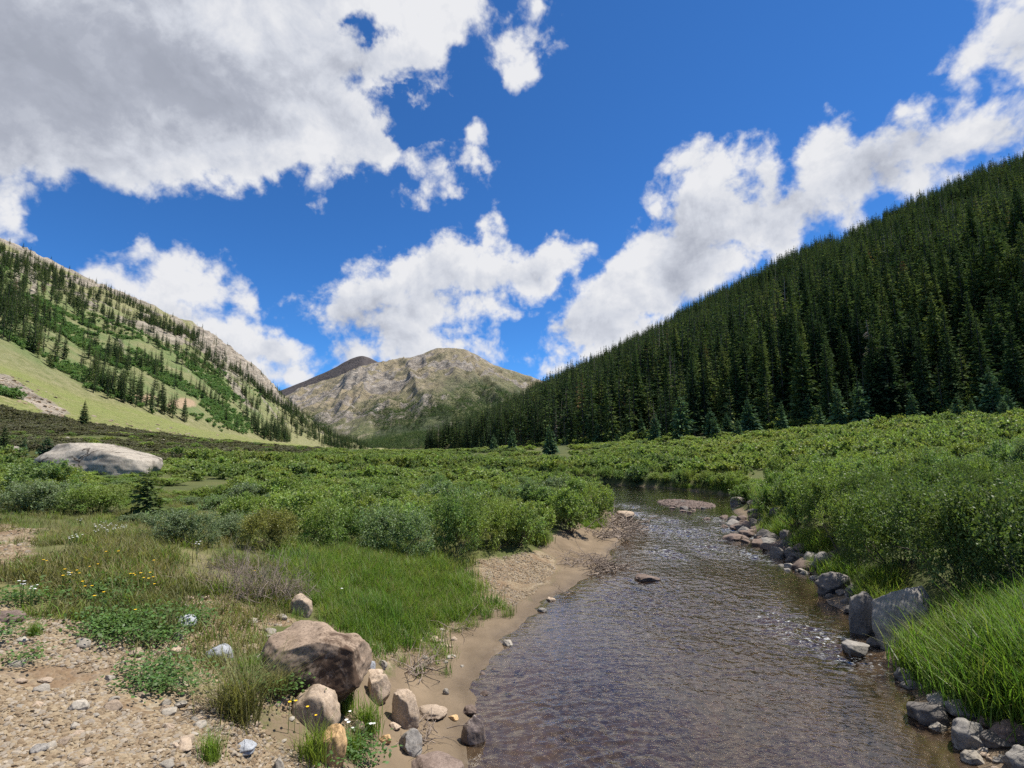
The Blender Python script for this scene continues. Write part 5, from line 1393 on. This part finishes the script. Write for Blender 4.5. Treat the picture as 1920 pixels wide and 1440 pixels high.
for lst, bl, stm, lab, grp, nm, hh_ in ((YF, yb, ys, 'small yellow wildflower on a thin stem in the left meadow', 'yellow wildflowers', 'yellow_flower', .26), (WF, wb, ws, 'white yarrow flower cluster in the left meadow', 'white yarrow', 'yarrow_flower', .24), (DF, db, ds, 'white daisy beside the brown boulder and orange rock', 'white daisies', 'daisy', .22)):
    P0, T0 = hit([a[0] for a in lst], [a[1] + 0 for a in lst])
    P1, T1 = hit([a[0] for a in lst], [a[1] + 0.75 * hh_ * F / tt_ for a, tt_ in zip(lst, T0)])
    for p in P1:
        e = empty(nm, p); s_ = random.uniform(.8, 1.15); e.scale = (s_,) * 3; e.rotation_euler = (0, 0, random.random() * 6)
        link('blossom', bl, e); link('stem', stm, e); tag(e, lab, 'flower', grp)

# ------------------------------------------------------------------ sky, sun
SUN_AZ, SUN_EL = math.radians(72), math.radians(63)
S = Vector((math.sin(SUN_AZ) * math.cos(SUN_EL), math.cos(SUN_AZ) * math.cos(SUN_EL), math.sin(SUN_EL)))
sd = D.lights.new('sun', 'SUN'); sd.energy = 5.0; sd.angle = math.radians(0.5); sd.color = (1.0, 0.95, 0.87)
so = D.objects.new('sun', sd); COL.objects.link(so); so.rotation_euler = (-S).to_track_quat('-Z', 'Y').to_euler(); so.location = (0, 0, 50)

W = D.worlds.new('World'); SC.world = W; W.use_nodes = True
t = NT(W.node_tree); t.n.clear()
wo = t.n.new('ShaderNodeOutputWorld'); bg = t.n.new('ShaderNodeBackground'); t.l.new(bg.outputs[0], wo.inputs['Surface'])
bg.inputs['Strength'].default_value = 0.092
sky = t.node('ShaderNodeTexSky', sky_type='NISHITA'); sky.sun_disc = False; sky.sun_elevation = SUN_EL; sky.sun_rotation = SUN_AZ; sky.altitude = 3000; sky.air_density = 1.0; sky.dust_density = 0.3; sky.ozone_density = 2.0
dirv = t.node('ShaderNodeTexCoord').outputs['Generated']
dn_ = t.node('ShaderNodeVectorMath', {0: dirv}, operation='NORMALIZE').outputs[0]
xyz = t.node('ShaderNodeSeparateXYZ', {0: dn_})
den = t.math('MAXIMUM', t.math('ADD', xyz.outputs[1], 1.0), 0.05)
# the sky is mapped stereographically about the north horizon, in units of about 100 px of the photograph
K = 19.2
warp = t.noise(dn_, 7.0, 6, 0.6, out='Color')
pa_ = t.node('ShaderNodeCombineXYZ', {0: t.math('MULTIPLY', t.math('DIVIDE', xyz.outputs[0], den), K), 1: t.math('MULTIPLY', t.math('DIVIDE', xyz.outputs[2], den), K)}).outputs[0]
wv_ = t.node('ShaderNodeVectorMath', {0: warp, 1: (0.5, 0.5, 0.5)}, operation='SUBTRACT').outputs[0]
warped = t.node('ShaderNodeVectorMath', {0: wv_, 1: (1.5, 1.5, 0), 2: pa_}, operation='MULTIPLY_ADD').outputs[0]


def stereo(px, py):
    d = unit(ray(np.array([px]), np.array([py])))[0]; return np.array([d[0], d[2]]) / (1 + d[1]) * K


def field(vec, blobs, sm=0.35):
    acc = None
    for (bx, by, rx, ry) in blobs:
        if len(blobs) > 50 and ry < 90 and ((bx > 560 and by > 420) or (bx > 1100 and by > 180)): rx, ry = rx * 1.12, ry * 1.14
        c = stereo(bx, by); ex = np.linalg.norm(stereo(bx + 5, by) - stereo(bx - 5, by)) / 10 * rx; ey = np.linalg.norm(stereo(bx, by + 5) - stereo(bx, by - 5)) / 10 * ry
        q = t.node('ShaderNodeVectorMath', {0: vec, 1: (1 / ex, 1 / ey, 0), 2: (-c[0] / ex, -c[1] / ey, 0)}, operation='MULTIPLY_ADD').outputs[0]
        ln = t.node('ShaderNodeVectorMath', {0: q}, operation='LENGTH').outputs['Value']
        r_ = min(ex, ey)
        f_ = t.math('MULTIPLY_ADD', ln, -r_, r_)
        acc = f_ if acc is None else t.math('SMOOTH_MAX', acc, f_, sm)
    return acc


BLOBS = [(100, 120, 520, 225), (400, 180, 380, 165), (560, 50, 330, 140), (750, 90, 125, 115), (790, 205, 70, 70), (640, 220, 180, 95), (120, 270, 250, 75), (340, 290, 180, 55), (480, 270, 150, 60), (730, 270, 85, 38), (-250, 150, 400, 240), (250, -200, 700, 260), (850, 5, 55, 55), (250, 345, 70, 25),
         (655, 325, 46, 24), (690, 350, 26, 14), (775, 365, 28, 18), (848, 384, 30, 24), (908, 300, 24, 19), (968, 92, 52, 28), (985, 145, 18, 30), (895, 242, 26, 14), (600, 395, 18, 26), (1020, 20, 20, 26), (15, 412, 56, 48), (-80, 430, 90, 70), (200, 470, 40, 10), (840, 310, 30, 20),
         (220, 530, 70, 28), (330, 545, 105, 45), (400, 525, 50, 36), (300, 590, 130, 42), (450, 555, 45, 24), (490, 637, 75, 34), (430, 645, 80, 44), (530, 702, 70, 24), (350, 510, 40, 22), (536, 552, 14, 5),
         (640, 588, 60, 42), (700, 565, 75, 42), (790, 535, 85, 46), (860, 505, 70, 60), (925, 444, 31, 38), (960, 500, 85, 46), (1050, 487, 72, 46), (1095, 460, 34, 30), (880, 570, 60, 24), (740, 615, 100, 38), (1010, 545, 60, 28), (715, 498, 34, 16), (670, 668, 56, 24), (760, 658, 78, 26), (850, 642, 44, 18), (790, 590, 95, 38), (930, 590, 40, 10),
         (1335, 325, 88, 52), (1320, 400, 88, 70), (1430, 345, 90, 52), (1480, 400, 115, 55), (1560, 300, 82, 62), (1640, 290, 85, 52), (1720, 262, 85, 54), (1800, 240, 85, 44), (1880, 212, 80, 36), (1700, 325, 110, 34), (1215, 472, 62, 44), (1280, 500, 110, 65), (1180, 560, 100, 62), (1240, 560, 100, 60), (1120, 605, 60, 32), (1055, 622, 55, 26), (1090, 660, 65, 34), (985, 674, 56, 14), (1020, 692, 56, 12), (1150, 640, 90, 40), (1400, 430, 115, 56), (1583, 381, 22, 16),
         (1900, 55, 110, 70), (1845, 100, 62, 38), (1950, 150, 60, 60), (2020, 250, 150, 70), (1980, 40, 150, 100), (2150, 150, 200, 150), (1840, 190, 50, 24)]
SHADE = [(120, 130, 420, 165), (420, 170, 260, 110), (560, 250, 120, 40), (150, 280, 200, 50), (-250, 150, 400, 220), (250, -150, 400, 170), (650, 130, 90, 60), (300, 610, 90, 26), (480, 655, 60, 16),
         (730, 610, 105, 34), (660, 605, 40, 20), (800, 570, 60, 24), (960, 530, 70, 22), (1390, 435, 130, 50), (1300, 420, 60, 34), (1270, 520, 90, 30), (1180, 590, 90, 34), (1480, 380, 80, 40), (1640, 310, 80, 30), (1760, 285, 90, 26), (1890, 245, 90, 26), (1900, 90, 50, 30), (1070, 635, 40, 14), (1230, 500, 40, 14)]
base_f = field(warped, BLOBS)
for cx_, cy_, rx_, ry_ in ((0, 21, 9, 5.5), (-16, 15, 8, 6), (15, 26, 8, 7), (-6, 34, 14, 6)):      # unseen cloud overhead and behind the viewer, added to make the ambient light neutral
    q_ = t.node('ShaderNodeVectorMath', {0: warped, 1: (1 / rx_, 1 / ry_, 0), 2: (-cx_ / rx_, -cy_ / ry_, 0)}, operation='MULTIPLY_ADD').outputs[0]
    base_f = t.math('SMOOTH_MAX', base_f, t.math('MULTIPLY_ADD', t.node('ShaderNodeVectorMath', {0: q_}, operation='LENGTH').outputs['Value'], -ry_ * 0.5, ry_ * 0.5), 0.35)
n1 = t.noise(dn_, 11.0, 9, 0.56, 0.25); n0 = t.noise(dn_, 3.2, 3, 0.5)
dw = t.node('ShaderNodeVectorMath', {0: t.noise(dn_, 20.0, 4, 0.6, out='Color'), 1: (0.035, 0.035, 0.035), 2: dn_}, operation='MULTIPLY_ADD').outputs[0]
puff = t.node('ShaderNodeTexVoronoi', {'Vector': dw, 'Scale': 13.0, 'Detail': 3.0, 'Roughness': 0.55, 'Lacunarity': 2.2}, normalize=True).outputs['Distance']
f_all = t.math('ADD', base_f, t.math('MULTIPLY', t.math('SUBTRACT', n1, 0.485), 1.3))
f_all = t.math('ADD', f_all, t.math('MULTIPLY', t.math('SUBTRACT', 0.33, puff), 1.15))
hole = field(warped, [(655, 45, 40, 14), (705, 70, 26, 12), (760, 215, 30, 10)])
f_all = t.math('SUBTRACT', f_all, t.math('MULTIPLY', t.rng(hole, -0.3, 0.25), 1.2))
alpha = t.rng(f_all, -0.02, 0.30, smooth=True)
sh_f = field(warped, SHADE, 0.6)
n2 = t.noise(dn_, 6.0, 7, 0.6, 0.3)
shade = t.rng(t.math('ADD', sh_f, t.math('MULTIPLY', t.math('SUBTRACT', n2, 0.5), 1.8)), -0.45, 0.75, smooth=True)
# billows: slopes of the same noise turned towards the sun read lighter
n1b = t.noise(t.node('ShaderNodeVectorMath', {0: dn_, 1: (0.012, 0.0, 0.022)}, operation='ADD').outputs[0], 11.0, 6, 0.6, 0.25)
n1c = t.noise(dn_, 11.0, 6, 0.6, 0.25)
bil = t.rng(t.math('SUBTRACT', n1c, n1b), -0.10, 0.10, -0.5, 0.5)
lum = t.math('SUBTRACT', 1.02, t.math('MULTIPLY', shade, 0.60))
lum = t.math('SUBTRACT', lum, t.math('MULTIPLY', t.math('SUBTRACT', puff, 0.35), 0.35))
lum = t.math('ADD', lum, t.math('MULTIPLY', bil, 0.22))
edge = t.rng(f_all, 0.2, 1.3, 0.0, 0.10)
lum = t.math('SUBTRACT', lum, edge, clamp=True)
ccol = t.ramp(lum, [(0.0, (2.1, 2.28, 2.75)), (0.42, (3.0, 3.2, 3.75)), (0.72, (4.5, 4.7, 5.2)), (1.0, (5.8, 5.85, 6.05))])
skyc = t.mix(1.0, sky.outputs[0], (0.32, 0.73, 1.14), 'MULTIPLY')
t.l.new(t.mix(alpha, skyc, ccol), bg.inputs['Color'])
W.cycles.sampling_method = 'MANUAL'; W.cycles.sample_map_resolution = 512

SC.view_settings.view_transform = 'Standard'; SC.view_settings.look = 'None'; SC.view_settings.gamma = 1; SC.view_settings.exposure = 0.64
SC.render.engine = 'CYCLES'
cy = SC.cycles
cy.max_bounces = 6; cy.diffuse_bounces = 2; cy.glossy_bounces = 2; cy.transmission_bounces = 3; cy.transparent_max_bounces = 8; cy.volume_bounces = 0
cy.caustics_reflective = False; cy.caustics_refractive = False
cy.use_denoising = False; cy.use_adaptive_sampling = True; cy.adaptive_threshold = 0.012; cy.sample_clamp_direct = 1.6; cy.sample_clamp_indirect = 3.0
